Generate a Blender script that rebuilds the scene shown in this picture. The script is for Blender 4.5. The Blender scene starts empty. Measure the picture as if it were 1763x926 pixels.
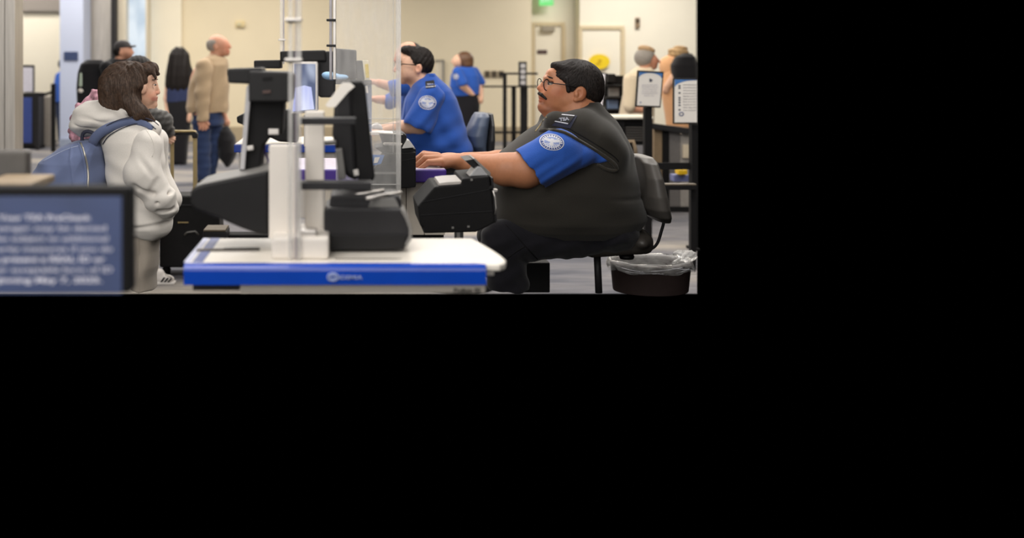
import bpy, bmesh, math, random
import numpy as np
from mathutils import Vector, Matrix
from mathutils.bvhtree import BVHTree

random.seed(4)
SC = bpy.context.scene
COL = SC.collection

# ---------------------------------------------------------------- camera, world, lights, exposure
F = 1900.0            # focal length in pixels of the 1763 px wide frame
EYE = 1.45            # lens height above the floor
PX0, PY0 = 600.0, 105.0   # principal point: the lens is level, its horizon is 105 px below the top
cam = bpy.data.cameras.new('camera')
cam.sensor_width = 36.0
cam.lens = F * 36.0 / 1763.0
cam.shift_x = (881.5 - PX0) / 1763.0
cam.shift_y = -(463.0 - PY0) / 1763.0
cam.clip_start, cam.clip_end = 0.05, 100
cam.dof.use_dof = True
cam.dof.focus_distance = 4.95
cam.dof.aperture_fstop = cam.lens / 22.0
camo = bpy.data.objects.new('camera', cam)
camo.location = (0, 0, EYE)
camo.rotation_euler = (math.radians(90), 0, 0)
COL.objects.link(camo)
SC.camera = camo

w = bpy.data.worlds.new('world')
SC.world = w
w.use_nodes = True
w.node_tree.nodes['Background'].inputs[0].default_value = (0, 0, 0, 1)
w.node_tree.nodes['Background'].inputs[1].default_value = 0.0

SC.view_settings.view_transform = 'Standard'
SC.view_settings.look = 'None'
SC.view_settings.exposure = 0.0
SC.view_settings.gamma = 1.0
SC.view_settings.use_curve_mapping = False


def area(name, loc, size, power, col, look=(0, 0, -1)):
    l = bpy.data.lights.new(name, 'AREA')
    l.shape = 'RECTANGLE'
    l.size, l.size_y = size
    l.energy = power
    l.color = col
    o = bpy.data.objects.new(name, l)
    o.location = loc
    o.rotation_euler = Vector(look).to_track_quat('-Z', 'Y').to_euler()
    COL.objects.link(o)
    return o


WARM = (1.0, 0.92, 0.80)
NEUT = (1.0, 0.96, 0.91)
COOL = (0.80, 0.90, 1.0)
# fluorescent ceiling panels over the lanes and the far wall; fill lamps added among them
area('ceiling_lamp', (-0.3, 2.3, 3.6), (3.6, 1.2), 60, NEUT)
area('ceiling_lamp', (0.9, 5.6, 3.6), (4.0, 1.2), 110, NEUT)
area('ceiling_lamp', (-1.6, 8.6, 3.6), (5.0, 1.6), 150, NEUT)
area('ceiling_lamp', (2.2, 9.6, 3.6), (5.0, 1.6), 120, WARM)
area('ceiling_lamp', (-2.6, 13.5, 3.8), (6.0, 1.8), 230, NEUT)
area('ceiling_lamp', (3.0, 13.5, 3.8), (5.5, 1.8), 185, WARM)
area('ceiling_lamp', (-3.0, 17.4, 3.8), (6.0, 1.0), 205, WARM)
area('ceiling_lamp', (5.2, 18.4, 3.8), (2.2, 0.9), 150, NEUT)
area('ceiling_lamp', (-6.0, 18.7, 3.8), (1.4, 0.9), 85, NEUT)  # extra lamp added to brighten the left wall
area('ceiling_lamp', (4.0, 6.4, 3.6), (2.4, 1.2), 60, NEUT)
area('ceiling_lamp', (-1.3, 0.9, 3.4), (2.0, 1.2), 62, NEUT)  # fill lamp added near the camera to brighten the counter
# unseen fill light added behind and left of the camera to brighten fronts
area('front_fill', (-2.5, -3.0, 2.8), (9.0, 3.6), 290, (1.0, 0.97, 0.93), (0.35, 1, -0.22))

# ---------------------------------------------------------------- helpers


def lin(c):
    c = c / 255.0
    return c / 12.92 if c <= 0.04045 else ((c + 0.055) / 1.055) ** 2.4


def rgb(c):
    return (lin(c[0]), lin(c[1]), lin(c[2]), 1.0)


MATS = {}


def M(name, c, rough=0.6, metal=0.0, var=0.08, scale=30.0, bump=0.0, stretch=(1, 1, 1), spec=0.5, coat=0.0, attr=False, sheen=0.0, bscale=None):
    """procedural surface: colour varied by noise, optional fine relief"""
    if name in MATS:
        return MATS[name]
    m = bpy.data.materials.new(name)
    m.use_nodes = True
    nt = m.node_tree
    b = nt.nodes['Principled BSDF']
    b.inputs['Roughness'].default_value = rough
    b.inputs['Metallic'].default_value = metal
    b.inputs['Specular IOR Level'].default_value = spec
    b.inputs['Coat Weight'].default_value = coat
    b.inputs['Sheen Weight'].default_value = sheen
    tc = nt.nodes.new('ShaderNodeTexCoord')
    mp = nt.nodes.new('ShaderNodeMapping')
    mp.inputs['Scale'].default_value = stretch
    nt.links.new(tc.outputs['Object'], mp.inputs['Vector'])
    nz = nt.nodes.new('ShaderNodeTexNoise')
    nz.inputs['Scale'].default_value = scale
    nz.inputs['Detail'].default_value = 4
    nt.links.new(mp.outputs['Vector'], nz.inputs['Vector'])
    rp = nt.nodes.new('ShaderNodeValToRGB')
    base = rgb(c)
    rp.color_ramp.elements[0].position = 0.3
    rp.color_ramp.elements[1].position = 0.7
    rp.color_ramp.elements[0].color = tuple(max(0, x * (1 - var)) for x in base[:3]) + (1,)
    rp.color_ramp.elements[1].color = tuple(min(1, x * (1 + var)) for x in base[:3]) + (1,)
    nt.links.new(nz.outputs['Fac'], rp.inputs['Fac'])
    out = rp.outputs['Color']
    if attr:
        at = nt.nodes.new('ShaderNodeAttribute')
        at.attribute_name = 'tone'
        mx = nt.nodes.new('ShaderNodeMix')
        mx.data_type = 'RGBA'
        mx.blend_type = 'MULTIPLY'
        mx.inputs['Factor'].default_value = 1.0
        nt.links.new(out, mx.inputs['A'])
        nt.links.new(at.outputs['Color'], mx.inputs['B'])
        out = mx.outputs['Result']
    nt.links.new(out, b.inputs['Base Color'])
    if bump:
        n2 = nt.nodes.new('ShaderNodeTexNoise')
        n2.inputs['Scale'].default_value = bscale or scale
        n2.inputs['Detail'].default_value = 3
        nt.links.new(mp.outputs['Vector'], n2.inputs['Vector'])
        bp = nt.nodes.new('ShaderNodeBump')
        bp.inputs['Strength'].default_value = 1.0
        bp.inputs['Distance'].default_value = bump
        nt.links.new(n2.outputs['Fac'], bp.inputs['Height'])
        nt.links.new(bp.outputs['Normal'], b.inputs['Normal'])
    MATS[name] = m
    return m


def EMIT(name, c, strength=1.0, var=0.0, scale=3.0, c2=None, stretch=(1, 1, 1)):
    if name in MATS:
        return MATS[name]
    m = bpy.data.materials.new(name)
    m.use_nodes = True
    nt = m.node_tree
    b = nt.nodes['Principled BSDF']
    b.inputs['Base Color'].default_value = (0.02, 0.02, 0.02, 1)
    b.inputs['Roughness'].default_value = 0.3
    b.inputs['Emission Strength'].default_value = strength
    b.inputs['Emission Color'].default_value = rgb(c)
    if c2 is not None:
        tc = nt.nodes.new('ShaderNodeTexCoord')
        mp = nt.nodes.new('ShaderNodeMapping')
        mp.inputs['Scale'].default_value = stretch
        nz = nt.nodes.new('ShaderNodeTexNoise')
        nz.inputs['Scale'].default_value = scale
        rp = nt.nodes.new('ShaderNodeValToRGB')
        rp.color_ramp.elements[0].position = 0.38
        rp.color_ramp.elements[1].position = 0.62
        rp.color_ramp.elements[0].color = rgb(c)
        rp.color_ramp.elements[1].color = rgb(c2)
        nt.links.new(tc.outputs['Object'], mp.inputs['Vector'])
        nt.links.new(mp.outputs['Vector'], nz.inputs['Vector'])
        nt.links.new(nz.outputs['Fac'], rp.inputs['Fac'])
        nt.links.new(rp.outputs['Color'], b.inputs['Emission Color'])
    MATS[name] = m
    return m


def CLEAR(name, haze, tint=(1, 1, 1), rough=0.05, gloss=0.5):
    """clear plastic: mostly see-through, a little milky, glossy"""
    if name in MATS:
        return MATS[name]
    m = bpy.data.materials.new(name)
    m.use_nodes = True
    nt = m.node_tree
    nt.nodes.remove(nt.nodes['Principled BSDF'])
    out = nt.nodes['Material Output']
    tr = nt.nodes.new('ShaderNodeBsdfTransparent')
    tr.inputs[0].default_value = tint + (1,)
    df = nt.nodes.new('ShaderNodeBsdfDiffuse')
    df.inputs[0].default_value = (0.85, 0.84, 0.82, 1)
    tl = nt.nodes.new('ShaderNodeBsdfTranslucent')
    tl.inputs[0].default_value = (0.85, 0.84, 0.82, 1)
    m0 = nt.nodes.new('ShaderNodeMixShader')
    nt.links.new(df.outputs[0], m0.inputs[1])
    nt.links.new(tl.outputs[0], m0.inputs[2])
    m1 = nt.nodes.new('ShaderNodeMixShader')
    nz = nt.nodes.new('ShaderNodeTexNoise')
    nz.inputs['Scale'].default_value = 7.0
    nz.inputs['Detail'].default_value = 3
    mm = nt.nodes.new('ShaderNodeMath')
    mm.operation = 'MULTIPLY'
    mm.inputs[1].default_value = haze * 2
    nt.links.new(nz.outputs['Fac'], mm.inputs[0])
    nt.links.new(mm.outputs[0], m1.inputs[0])
    nt.links.new(tr.outputs[0], m1.inputs[1])
    nt.links.new(m0.outputs[0], m1.inputs[2])
    gl = nt.nodes.new('ShaderNodeBsdfGlossy')
    gl.inputs['Roughness'].default_value = rough
    fr = nt.nodes.new('ShaderNodeFresnel')
    fr.inputs[0].default_value = 1.25
    fm = nt.nodes.new('ShaderNodeMath')
    fm.operation = 'MULTIPLY'
    fm.inputs[1].default_value = gloss
    nt.links.new(fr.outputs[0], fm.inputs[0])
    m2 = nt.nodes.new('ShaderNodeMixShader')
    nt.links.new(fm.outputs[0], m2.inputs[0])
    nt.links.new(m1.outputs[0], m2.inputs[1])
    nt.links.new(gl.outputs[0], m2.inputs[2])
    nt.links.new(m2.outputs[0], out.inputs[0])
    MATS[name] = m
    return m


def tag(o, label=None, cat=None, group=None, kind=None):
    if label:
        o['label'] = label
    if cat:
        o['category'] = cat
    if group:
        o['group'] = group
    if kind:
        o['kind'] = kind
    return o


def thing(name, loc, label, cat, group=None):
    o = bpy.data.objects.new(name, None)
    o.empty_display_size = 0.1
    o.location = loc
    COL.objects.link(o)
    return tag(o, label, cat, group)


def adopt(o, parent):
    if parent is not None:
        o.parent = parent
        # meshes are built in hall coordinates; only the Empties at the foot of a thing carry a place of their own
        if parent.parent is None:
            o.matrix_parent_inverse = Matrix.Translation(parent.location).inverted()
    return o


def link(name, me, mat, parent=None, smooth=False):
    if mat is not None:
        if isinstance(mat, (list, tuple)):
            for x in mat:
                me.materials.append(x)
        else:
            me.materials.append(mat)
    if smooth:
        me.polygons.foreach_set('use_smooth', [True] * len(me.polygons))
    o = bpy.data.objects.new(name, me)
    COL.objects.link(o)
    return adopt(o, parent)


def from_bm(name, bm, mat, parent=None, smooth=False):
    bmesh.ops.recalc_face_normals(bm, faces=bm.faces)
    me = bpy.data.meshes.new(name)
    bm.to_mesh(me)
    bm.free()
    return link(name, me, mat, parent, smooth)


def pt(px, py, d):
    s = d / F
    return Vector(((px - PX0) * s, d, EYE - (py - PY0) * s))


def floor_d(py):
    return EYE * F / (py - PY0)


def prism(name, pts, d, t, mat, parent=None, bev=0.0, seg=2, smooth=False):
    """side outline given as points in the plane at distance d, t metres deep away from the viewer"""
    bm = bmesh.new()
    vs = [bm.verts.new(pt(x, y, d)) for x, y in pts]
    f = bm.faces.new(vs)
    r = bmesh.ops.extrude_face_region(bm, geom=[f])
    bmesh.ops.translate(bm, vec=(0, t, 0), verts=[v for v in r['geom'] if isinstance(v, bmesh.types.BMVert)])
    if bev > 0:
        bmesh.ops.recalc_face_normals(bm, faces=bm.faces)
        ed = [e for e in bm.edges if len(e.link_faces) == 2 and e.calc_face_angle(0) > 0.35]
        bmesh.ops.bevel(bm, geom=ed, offset=bev, segments=seg, profile=0.6, affect='EDGES', clamp_overlap=True)
    return from_bm(name, bm, mat, parent, smooth)


def box(name, x0, y0, x1, y1, d, t, mat, parent=None, bev=0.0, seg=2):
    return prism(name, [(x0, y0), (x1, y0), (x1, y1), (x0, y1)], d, t, mat, parent, bev, seg)


def wbox(name, a, b, mat, parent=None, bev=0.0):
    """box between two world corners"""
    bm = bmesh.new()
    bmesh.ops.create_cube(bm, size=1.0)
    for v in bm.verts:
        for i in range(3):
            v.co[i] = a[i] if v.co[i] < 0 else b[i]
    if bev:
        bmesh.ops.bevel(bm, geom=list(bm.edges), offset=bev, segments=2, profile=0.6, affect='EDGES', clamp_overlap=True)
    return from_bm(name, bm, mat, parent)


def tube(name, pts, r, mat, parent=None, n=8, closed=False, rs=None):
    """round bar through world points"""
    bm = bmesh.new()
    P = [Vector(p) for p in pts]
    rings = []
    N = len(P)
    up = Vector((0, 1, 0.13))
    for i, p in enumerate(P):
        a = P[(i - 1) % N] if (i > 0 or closed) else p
        b = P[(i + 1) % N] if (i < N - 1 or closed) else p
        t = (b - a).normalized()
        u = t.cross(up)
        if u.length < 1e-3:
            u = t.cross(Vector((1, 0, 0)))
        u.normalize()
        v = t.cross(u).normalized()
        rr = rs[i] if rs else r
        rings.append([bm.verts.new(p + (u * math.cos(2 * math.pi * k / n) + v * math.sin(2 * math.pi * k / n)) * rr) for k in range(n)])
    for i in range(N if closed else N - 1):
        A, B = rings[i], rings[(i + 1) % N]
        for k in range(n):
            bm.faces.new((A[k], A[(k + 1) % n], B[(k + 1) % n], B[k]))
    if not closed:
        bm.faces.new(rings[0])
        bm.faces.new(rings[-1])
    return from_bm(name, bm, mat, parent, True)


def ptube(name, pts, rpx, mat, parent=None, n=8, closed=False):
    d = pts[0][2]
    return tube(name, [pt(*p) for p in pts], rpx * d / F, mat, parent, n, closed)


def disc(name, c, rx, rz, t, mat, parent=None, n=32):
    """upright elliptical plate facing the viewer"""
    bm = bmesh.new()
    A = [bm.verts.new((c[0] + rx * math.cos(2 * math.pi * k / n), c[1], c[2] + rz * math.sin(2 * math.pi * k / n))) for k in range(n)]
    f = bm.faces.new(A)
    r = bmesh.ops.extrude_face_region(bm, geom=[f])
    bmesh.ops.translate(bm, vec=(0, t, 0), verts=[v for v in r['geom'] if isinstance(v, bmesh.types.BMVert)])
    return from_bm(name, bm, mat, parent)


def lathe(name, c, prof, mat, parent=None, n=32, sx=1.0, smooth=True):
    """turned shape about the vertical axis through c: prof = [(radius, height)]"""
    bm = bmesh.new()
    R = []
    for r, h in prof:
        R.append([bm.verts.new((c[0] + sx * r * math.cos(2 * math.pi * k / n), c[1] + r * math.sin(2 * math.pi * k / n), c[2] + h)) for k in range(n)])
    for a, b in zip(R, R[1:]):
        for k in range(n):
            bm.faces.new((a[k], a[(k + 1) % n], b[(k + 1) % n], b[k]))
    if prof[0][0] > 0.002:
        bm.faces.new(R[0])
    if prof[-1][0] > 0.002:
        bm.faces.new(R[-1])
    return from_bm(name, bm, mat, parent, smooth)


def text(name, s, px, py, d, h, mat, parent=None, align='LEFT', width=None, rot=0.0, bold=0.0, ext=0.0006):
    """flat lettering, h = capital height in px at distance d; width fits the line to that many px"""
    c = bpy.data.curves.new(name, 'FONT')
    c.body = s
    c.align_x = align
    c.size = h / 0.73 * d / F
    c.extrude = ext
    c.offset = bold
    c.materials.append(mat)
    o = bpy.data.objects.new(name, c)
    o.location = pt(px, py, d)
    o.rotation_euler = (math.pi / 2, -rot, 0)
    COL.objects.link(o)
    bpy.context.view_layer.update()
    dg = bpy.context.evaluated_depsgraph_get()
    me = bpy.data.meshes.new_from_object(o.evaluated_get(dg))
    loc, ro = o.location.copy(), o.rotation_euler.copy()
    bpy.data.objects.remove(o)
    o = bpy.data.objects.new(name, me)
    o.location, o.rotation_euler = loc, ro
    COL.objects.link(o)
    if width:
        bpy.context.view_layer.update()
        k = width * d / F / max(o.dimensions.x, 1e-6)
        o.scale = (k, 1, 1)
    return adopt(o, parent)


# ---------------------------------------------------------------- smooth bodies: distance fields meshed into one surface
def near(x, y, w):
    """a joint on the near side of a figure stands where the photograph shows it, so it is placed at its own distance"""
    if w >= 0:
        return (x, w, -y)
    k = 1 + w / F
    return (PX0 + (x - PX0) * k, w, -(PY0 + (y - PY0) * k))


def C(x1, y1, w1, r1, x2, y2, w2, r2, k=4, sub=False):
    return ('c', near(x1, y1, w1), near(x2, y2, w2), r1, r2, k, sub)


def E(x, y, w, rx, ry, rw, rot=0, k=4, sub=False):
    return ('e', near(x, y, w), (rx, rw, ry), rot, 0, k, sub)


def B(x, y, w, hx, hy, hw, rot=0, rnd=3, k=3, sub=False):
    return ('b', near(x, y, w), (hx, hw, hy), rot, rnd, k, sub)


def L(rows, k=3, p=2.3, w0=0, sub=False):
    """stack of slices: (y, x_left, x_right, half_depth)"""
    return ('l', rows, w0, p, 0, k, sub)


def CUT(x, y, nx, ny, w=0, nw=0):
    """keep the side the normal points away from"""
    return ('p', near(x, y, w), (nx, nw, -ny), 0, 0, 0, False)


def pbox(q, m):
    t = q[0]
    if t == 'c':
        a, b = np.array(q[1]), np.array(q[2])
        r = max(q[3], q[4]) + m
        return np.minimum(a, b) - r, np.maximum(a, b) + r
    if t in 'eb':
        c, r = np.array(q[1]), np.array(q[2], float)
        if q[3]:
            mm = max(r[0], r[2]) * (1.0 if t == 'e' else 1.42)
            r = np.array((mm, r[1], mm))
        return c - r - m, c + r + m
    if t == 'l':
        R = np.array(q[1], float)
        return (np.array((R[:, 1].min(), q[2] - R[:, 3].max(), -R[:, 0].max())) - m,
                np.array((R[:, 2].max(), q[2] + R[:, 3].max(), -R[:, 0].min())) + m)


def pdist(q, X, Y, Z):
    t = q[0]
    if t == 'c':
        a, b = np.array(q[1]), np.array(q[2])
        ab = b - a
        L2 = max(float(ab @ ab), 1e-6)
        h = np.clip(((X - a[0]) * ab[0] + (Y - a[1]) * ab[1] + (Z - a[2]) * ab[2]) / L2, 0, 1)
        return np.sqrt((X - a[0] - h * ab[0]) ** 2 + (Y - a[1] - h * ab[1]) ** 2 + (Z - a[2] - h * ab[2]) ** 2) - (q[3] + h * (q[4] - q[3]))
    if t in 'eb':
        c, r = q[1], q[2]
        x, y, z = X - c[0], Y - c[1], Z - c[2]
        if q[3]:
            a = math.radians(q[3])
            ca, sa = math.cos(a), math.sin(a)
            x, z = x * ca + z * sa, -x * sa + z * ca
        if t == 'e':
            k0 = np.sqrt((x / r[0]) ** 2 + (y / r[1]) ** 2 + (z / r[2]) ** 2)
            k1 = np.sqrt((x / r[0] ** 2) ** 2 + (y / r[1] ** 2) ** 2 + (z / r[2] ** 2) ** 2)
            return k0 * (k0 - 1) / np.maximum(k1, 1e-6)
        rn = q[4]
        qx, qy, qz = np.abs(x) - r[0] + rn, np.abs(y) - r[1] + rn, np.abs(z) - r[2] + rn
        o = np.sqrt(np.maximum(qx, 0) ** 2 + np.maximum(qy, 0) ** 2 + np.maximum(qz, 0) ** 2)
        return o + np.minimum(np.maximum(qx, np.maximum(qy, qz)), 0) - rn
    if t == 'l':
        R = np.array(q[1], float)
        p = q[3]
        py = -Z
        ys = R[:, 0]

        def ip(col):
            # smooth (monotone-ish) interpolation of the row values
            f = np.linspace(ys[0], ys[-1], 400)
            v = np.interp(f, ys, R[:, col])
            kk = np.hanning(15)
            kk /= kk.sum()
            v = np.convolve(np.pad(v, 7, mode='edge'), kk, 'valid')
            return np.interp(py, f, v)
        xl, xr, hw = ip(1), ip(2), ip(3)
        cx, rx = (xl + xr) / 2, np.maximum((xr - xl) / 2, 0.5)
        hw = np.maximum(hw, 0.5)
        g = (np.abs((X - cx) / rx) ** p + np.abs((Y - q[2]) / hw) ** p) ** (1 / p)
        dd = (g - 1) * np.minimum(rx, hw)
        dz = np.maximum(ys[0] - py, py - ys[-1])
        return np.maximum(dd, dz)


def smin(a, b, k):
    if k <= 0:
        return np.minimum(a, b)
    h = np.clip(0.5 + 0.5 * (b - a) / k, 0, 1)
    return b + (a - b) * h - k * h * (1 - h)


def field(prims, vox, disp=None):
    lo, hi = None, None
    for q in prims:
        if q[0] == 'p' or q[-1]:
            continue
        a, b = pbox(q, 3 * vox)
        lo = a if lo is None else np.minimum(lo, a)
        hi = b if hi is None else np.maximum(hi, b)
    n = np.ceil((hi - lo) / vox).astype(int) + 1
    ax = [(lo[i] + vox * np.arange(n[i])).astype(np.float32) for i in range(3)]
    f = np.full(n, 60.0, np.float32)
    for q in prims:
        if q[0] == 'p':
            nn = np.array(q[2], float)
            nn /= np.linalg.norm(nn)
            c = q[1]
            g = (ax[0][:, None, None] - c[0]) * nn[0] + (ax[1][None, :, None] - c[1]) * nn[1] + (ax[2][None, None, :] - c[2]) * nn[2]
            f = np.maximum(f, g)
            continue
        k = q[5]
        a, b = pbox(q, k + 3 * vox)
        s = []
        for i in range(3):
            i0 = max(0, int((a[i] - lo[i]) / vox))
            i1 = min(n[i], int((b[i] - lo[i]) / vox) + 2)
            s.append(slice(i0, i1))
        s = tuple(s)
        if any(x.stop <= x.start for x in s):
            continue
        X = ax[0][s[0]][:, None, None]
        Y = ax[1][s[1]][None, :, None]
        Z = ax[2][s[2]][None, None, :]
        d = pdist(q, X, Y, Z)
        if q[-1]:
            f[s] = -smin(-f[s], d, k)
        else:
            f[s] = smin(f[s], d, k)
    if disp is not None:
        near = np.abs(f) < 8
        ii = np.nonzero(near)
        f[near] += disp(ax[0][ii[0]], -ax[2][ii[2]], ax[1][ii[1]])
    return f, lo, vox


def nets(f, lo, vox):
    s = f < 0
    n0, n1, n2 = f.shape
    c = [(i, j, k) for i in (0, 1) for j in (0, 1) for k in (0, 1)]
    cs = lambda A, o: A[o[0]:n0 - 1 + o[0], o[1]:n1 - 1 + o[1], o[2]:n2 - 1 + o[2]]
    anyv = np.zeros((n0 - 1, n1 - 1, n2 - 1), bool)
    allv = np.ones_like(anyv)
    for o in c:
        anyv |= cs(s, o)
        allv &= cs(s, o)
    I = np.argwhere(anyv & ~allv)
    acc = np.zeros((len(I), 3))
    cnt = np.zeros(len(I))
    for o in c:
        for a in range(3):
            if o[a] == 1:
                continue
            p = list(o)
            p[a] = 1
            A = f[I[:, 0] + o[0], I[:, 1] + o[1], I[:, 2] + o[2]]
            Bv = f[I[:, 0] + p[0], I[:, 1] + p[1], I[:, 2] + p[2]]
            m = (A < 0) != (Bv < 0)
            t = np.where(m, A / np.where(A == Bv, 1, A - Bv), 0)
            q = np.tile(np.array(o, float), (len(I), 1))
            q[:, a] = t
            acc[m] += q[m]
            cnt[m] += 1
    V = lo + vox * (I + acc / cnt[:, None])
    ids = -np.ones((n0 - 1, n1 - 1, n2 - 1), np.int64)
    ids[I[:, 0], I[:, 1], I[:, 2]] = np.arange(len(I))
    Q = []
    for a in range(3):
        sl0 = [slice(None)] * 3
        sl1 = [slice(None)] * 3
        sl0[a], sl1[a] = slice(0, -1), slice(1, None)
        ch = s[tuple(sl0)] != s[tuple(sl1)]
        b, d = (a + 1) % 3, (a + 2) % 3
        J = np.argwhere(ch)
        ok = (J[:, b] > 0) & (J[:, d] > 0) & (J[:, b] < f.shape[b] - 1) & (J[:, d] < f.shape[d] - 1)
        J = J[ok]
        if not len(J):
            continue

        def g(db, dd):
            K = J.copy()
            K[:, b] += db
            K[:, d] += dd
            return ids[K[:, 0], K[:, 1], K[:, 2]]
        quad = np.stack([g(-1, -1), g(0, -1), g(0, 0), g(-1, 0)], 1)
        flip = ~s[J[:, 0], J[:, 1], J[:, 2]]
        quad[flip] = quad[flip][:, ::-1]
        Q.append(quad)
    return V, np.concatenate(Q)


def toworld(V, d):
    s = d / F
    return np.stack([(V[:, 0] - PX0) * s, d + V[:, 1] * s, EYE + (V[:, 2] + PY0) * s], 1)


def body(name, prims, d, vox, mat, parent=None, disp=None, tone=None):
    f, lo, vx = field(prims, vox, disp)
    V, Q = nets(f, lo, vx)
    Wd = toworld(V, d)
    me = bpy.data.meshes.new(name)
    me.vertices.add(len(Wd))
    me.vertices.foreach_set('co', Wd.astype(np.float32).ravel())
    me.loops.add(len(Q) * 4)
    me.loops.foreach_set('vertex_index', Q.astype(np.int32).ravel())
    me.polygons.add(len(Q))
    me.polygons.foreach_set('loop_start', np.arange(0, len(Q) * 4, 4, dtype=np.int32))
    me.polygons.foreach_set('use_smooth', np.ones(len(Q), bool))
    me.update(calc_edges=True)
    me.validate()
    if tone is not None:
        at = me.color_attributes.new('tone', 'FLOAT_COLOR', 'POINT')
        cc = np.ones((len(V), 4), np.float32)
        cc[:, :3] = tone(V[:, 0], -V[:, 2], V[:, 1])
        at.data.foreach_set('color', cc.ravel())
    return link(name, me, mat, parent)


def bvh(objs):
    V, P = [], []
    for o in objs:
        n = len(V)
        V += [v.co.copy() for v in o.data.vertices]
        P += [tuple(n + i for i in p.vertices) for p in o.data.polygons]
    return BVHTree.FromPolygons(V, P)


EYEPT = Vector((0, 0, EYE))


def drape(tree, px, py, d, lift):
    """the point of a surface met when looking straight at it from the front at (px, py), lifted off by lift metres"""
    p = pt(px, py, d)
    v = (p - EYEPT).normalized()
    h, nrm, i, t = tree.ray_cast(EYEPT + v * max(0.1, d - 1.2), v)
    if h is None:
        return None
    return h - v * lift


def fin(o):
    """finish a flat patch"""
    return o

# ---------------------------------------------------------------- materials
m_wall = M('cream_wall_paint', (232, 219, 190), 0.7, var=0.02, scale=2)
m_wall2 = M('white_wall_paint', (242, 234, 214), 0.7, var=0.02, scale=2)
m_door = M('door_paint', (242, 234, 214), 0.5, var=0.015, scale=3)
m_base = M('tan_baseboard', (176, 160, 132), 0.6, var=0.06)
m_pale = M('pale_blue_paint', (188, 197, 222), 0.6, var=0.02, scale=2)
m_grey = M('grey_soffit', (140, 132, 124), 0.7)
m_steel = M('brushed_steel', (196, 190, 182), 0.42, metal=0.85, var=0.12, scale=6, stretch=(6, 6, 0.4))
m_black = M('black_plastic', (20, 19, 20), 0.5, var=0.1, spec=0.3)
m_blackm = M('black_matt', (17, 16, 17), 0.7, var=0.1, spec=0.25)
m_dark = M('dark_grey_plastic', (38, 37, 39), 0.5, var=0.08, spec=0.3)
m_grey2 = M('mid_grey_plastic', (120, 118, 115), 0.5)
m_white = M('white_laminate', (236, 229, 218), 0.35, var=0.015, scale=6)
m_post = M('white_painted_metal', (224, 217, 208), 0.5, var=0.02, scale=6)
m_blue = M('royal_blue_edge', (0, 66, 180), 0.25, var=0.04, scale=10, coat=0.4)
m_purple = M('purple_edge', (74, 48, 142), 0.35, var=0.05, scale=10)
m_alu = M('aluminium', (205, 200, 195), 0.35, metal=0.8, var=0.05)
m_gold = M('champagne_metal', (168, 148, 104), 0.4, metal=0.5, var=0.05)
m_acr = CLEAR('clear_acrylic', 0.17)
m_acr2 = CLEAR('clear_acrylic_thick', 0.34)
m_liner = CLEAR('clear_plastic_liner', 0.42, rough=0.15, gloss=1.2)
m_ink = M('dark_print', (58, 60, 78), 0.6)
m_paper = M('white_paper', (240, 234, 226), 0.7, var=0.01)


def carpet():
    m = bpy.data.materials.new('grey_carpet')
    m.use_nodes = True
    nt = m.node_tree
    b = nt.nodes['Principled BSDF']
    b.inputs['Roughness'].default_value = 0.9
    b.inputs['Specular IOR Level'].default_value = 0.15
    tc = nt.nodes.new('ShaderNodeTexCoord')

    def noise(sc, st, det=4):
        mp = nt.nodes.new('ShaderNodeMapping')
        mp.inputs['Scale'].default_value = st
        mp.inputs['Rotation'].default_value = (0, 0, 0.12)
        n = nt.nodes.new('ShaderNodeTexNoise')
        n.inputs['Scale'].default_value = sc
        n.inputs['Detail'].default_value = det
        nt.links.new(tc.outputs['Object'], mp.inputs['Vector'])
        nt.links.new(mp.outputs['Vector'], n.inputs['Vector'])
        return n
    a = noise(1.1, (0.45, 1.3, 1))
    r = nt.nodes.new('ShaderNodeValToRGB')
    e = r.color_ramp.elements
    e[0].position, e[0].color = 0.36, rgb((90, 91, 99))
    e[1].position, e[1].color = 0.64, rgb((158, 151, 142))
    x = e.new(0.5)
    x.color = rgb((120, 118, 121))
    nt.links.new(a.outputs['Fac'], r.inputs['Fac'])
    c = noise(14, (0.25, 2.2, 1), 6)
    mx = nt.nodes.new('ShaderNodeMix')
    mx.data_type = 'RGBA'
    mx.blend_type = 'OVERLAY'
    mx.inputs['Factor'].default_value = 0.55
    nt.links.new(r.outputs['Color'], mx.inputs['A'])
    nt.links.new(c.outputs['Fac'], mx.inputs['B'])
    nt.links.new(mx.outputs['Result'], b.inputs['Base Color'])
    return m


m_carpet = carpet()


def struct(o):
    o['kind'] = 'structure'
    return o


# ---------------------------------------------------------------- the hall: floor, far wall, columns, windows, doors
def poly(name, pts, mat):
    bm = bmesh.new()
    f = bm.faces.new([bm.verts.new(p) for p in pts])
    r = bmesh.ops.extrude_face_region(bm, geom=[f])
    bmesh.ops.translate(bm, vec=(0, 0, -0.004), verts=[v for v in r['geom'] if isinstance(v, bmesh.types.BMVert)])
    return from_bm(name, bm, mat)


D0 = floor_d(505)     # nearest floor the photograph shows
WD = 20.0
RX = 600.0 / F        # right-hand limit of what the photograph shows
struct(poly('floor', [(-3.0, D0, 0), (RX * D0, D0, 0), (RX * 21.2, 21.2, 0), (-7.6, 21.2, 0), (-7.6, 9.0, 0)], m_carpet))

ZT = 3.0


def wallpx(name, x0, x1, d, t, mat, z0=0.0, z1=ZT):
    return struct(wbox(name, (pt(x0, 0, d).x, d, z0), (pt(x1, 0, d).x, d + t, z1), mat))


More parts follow.
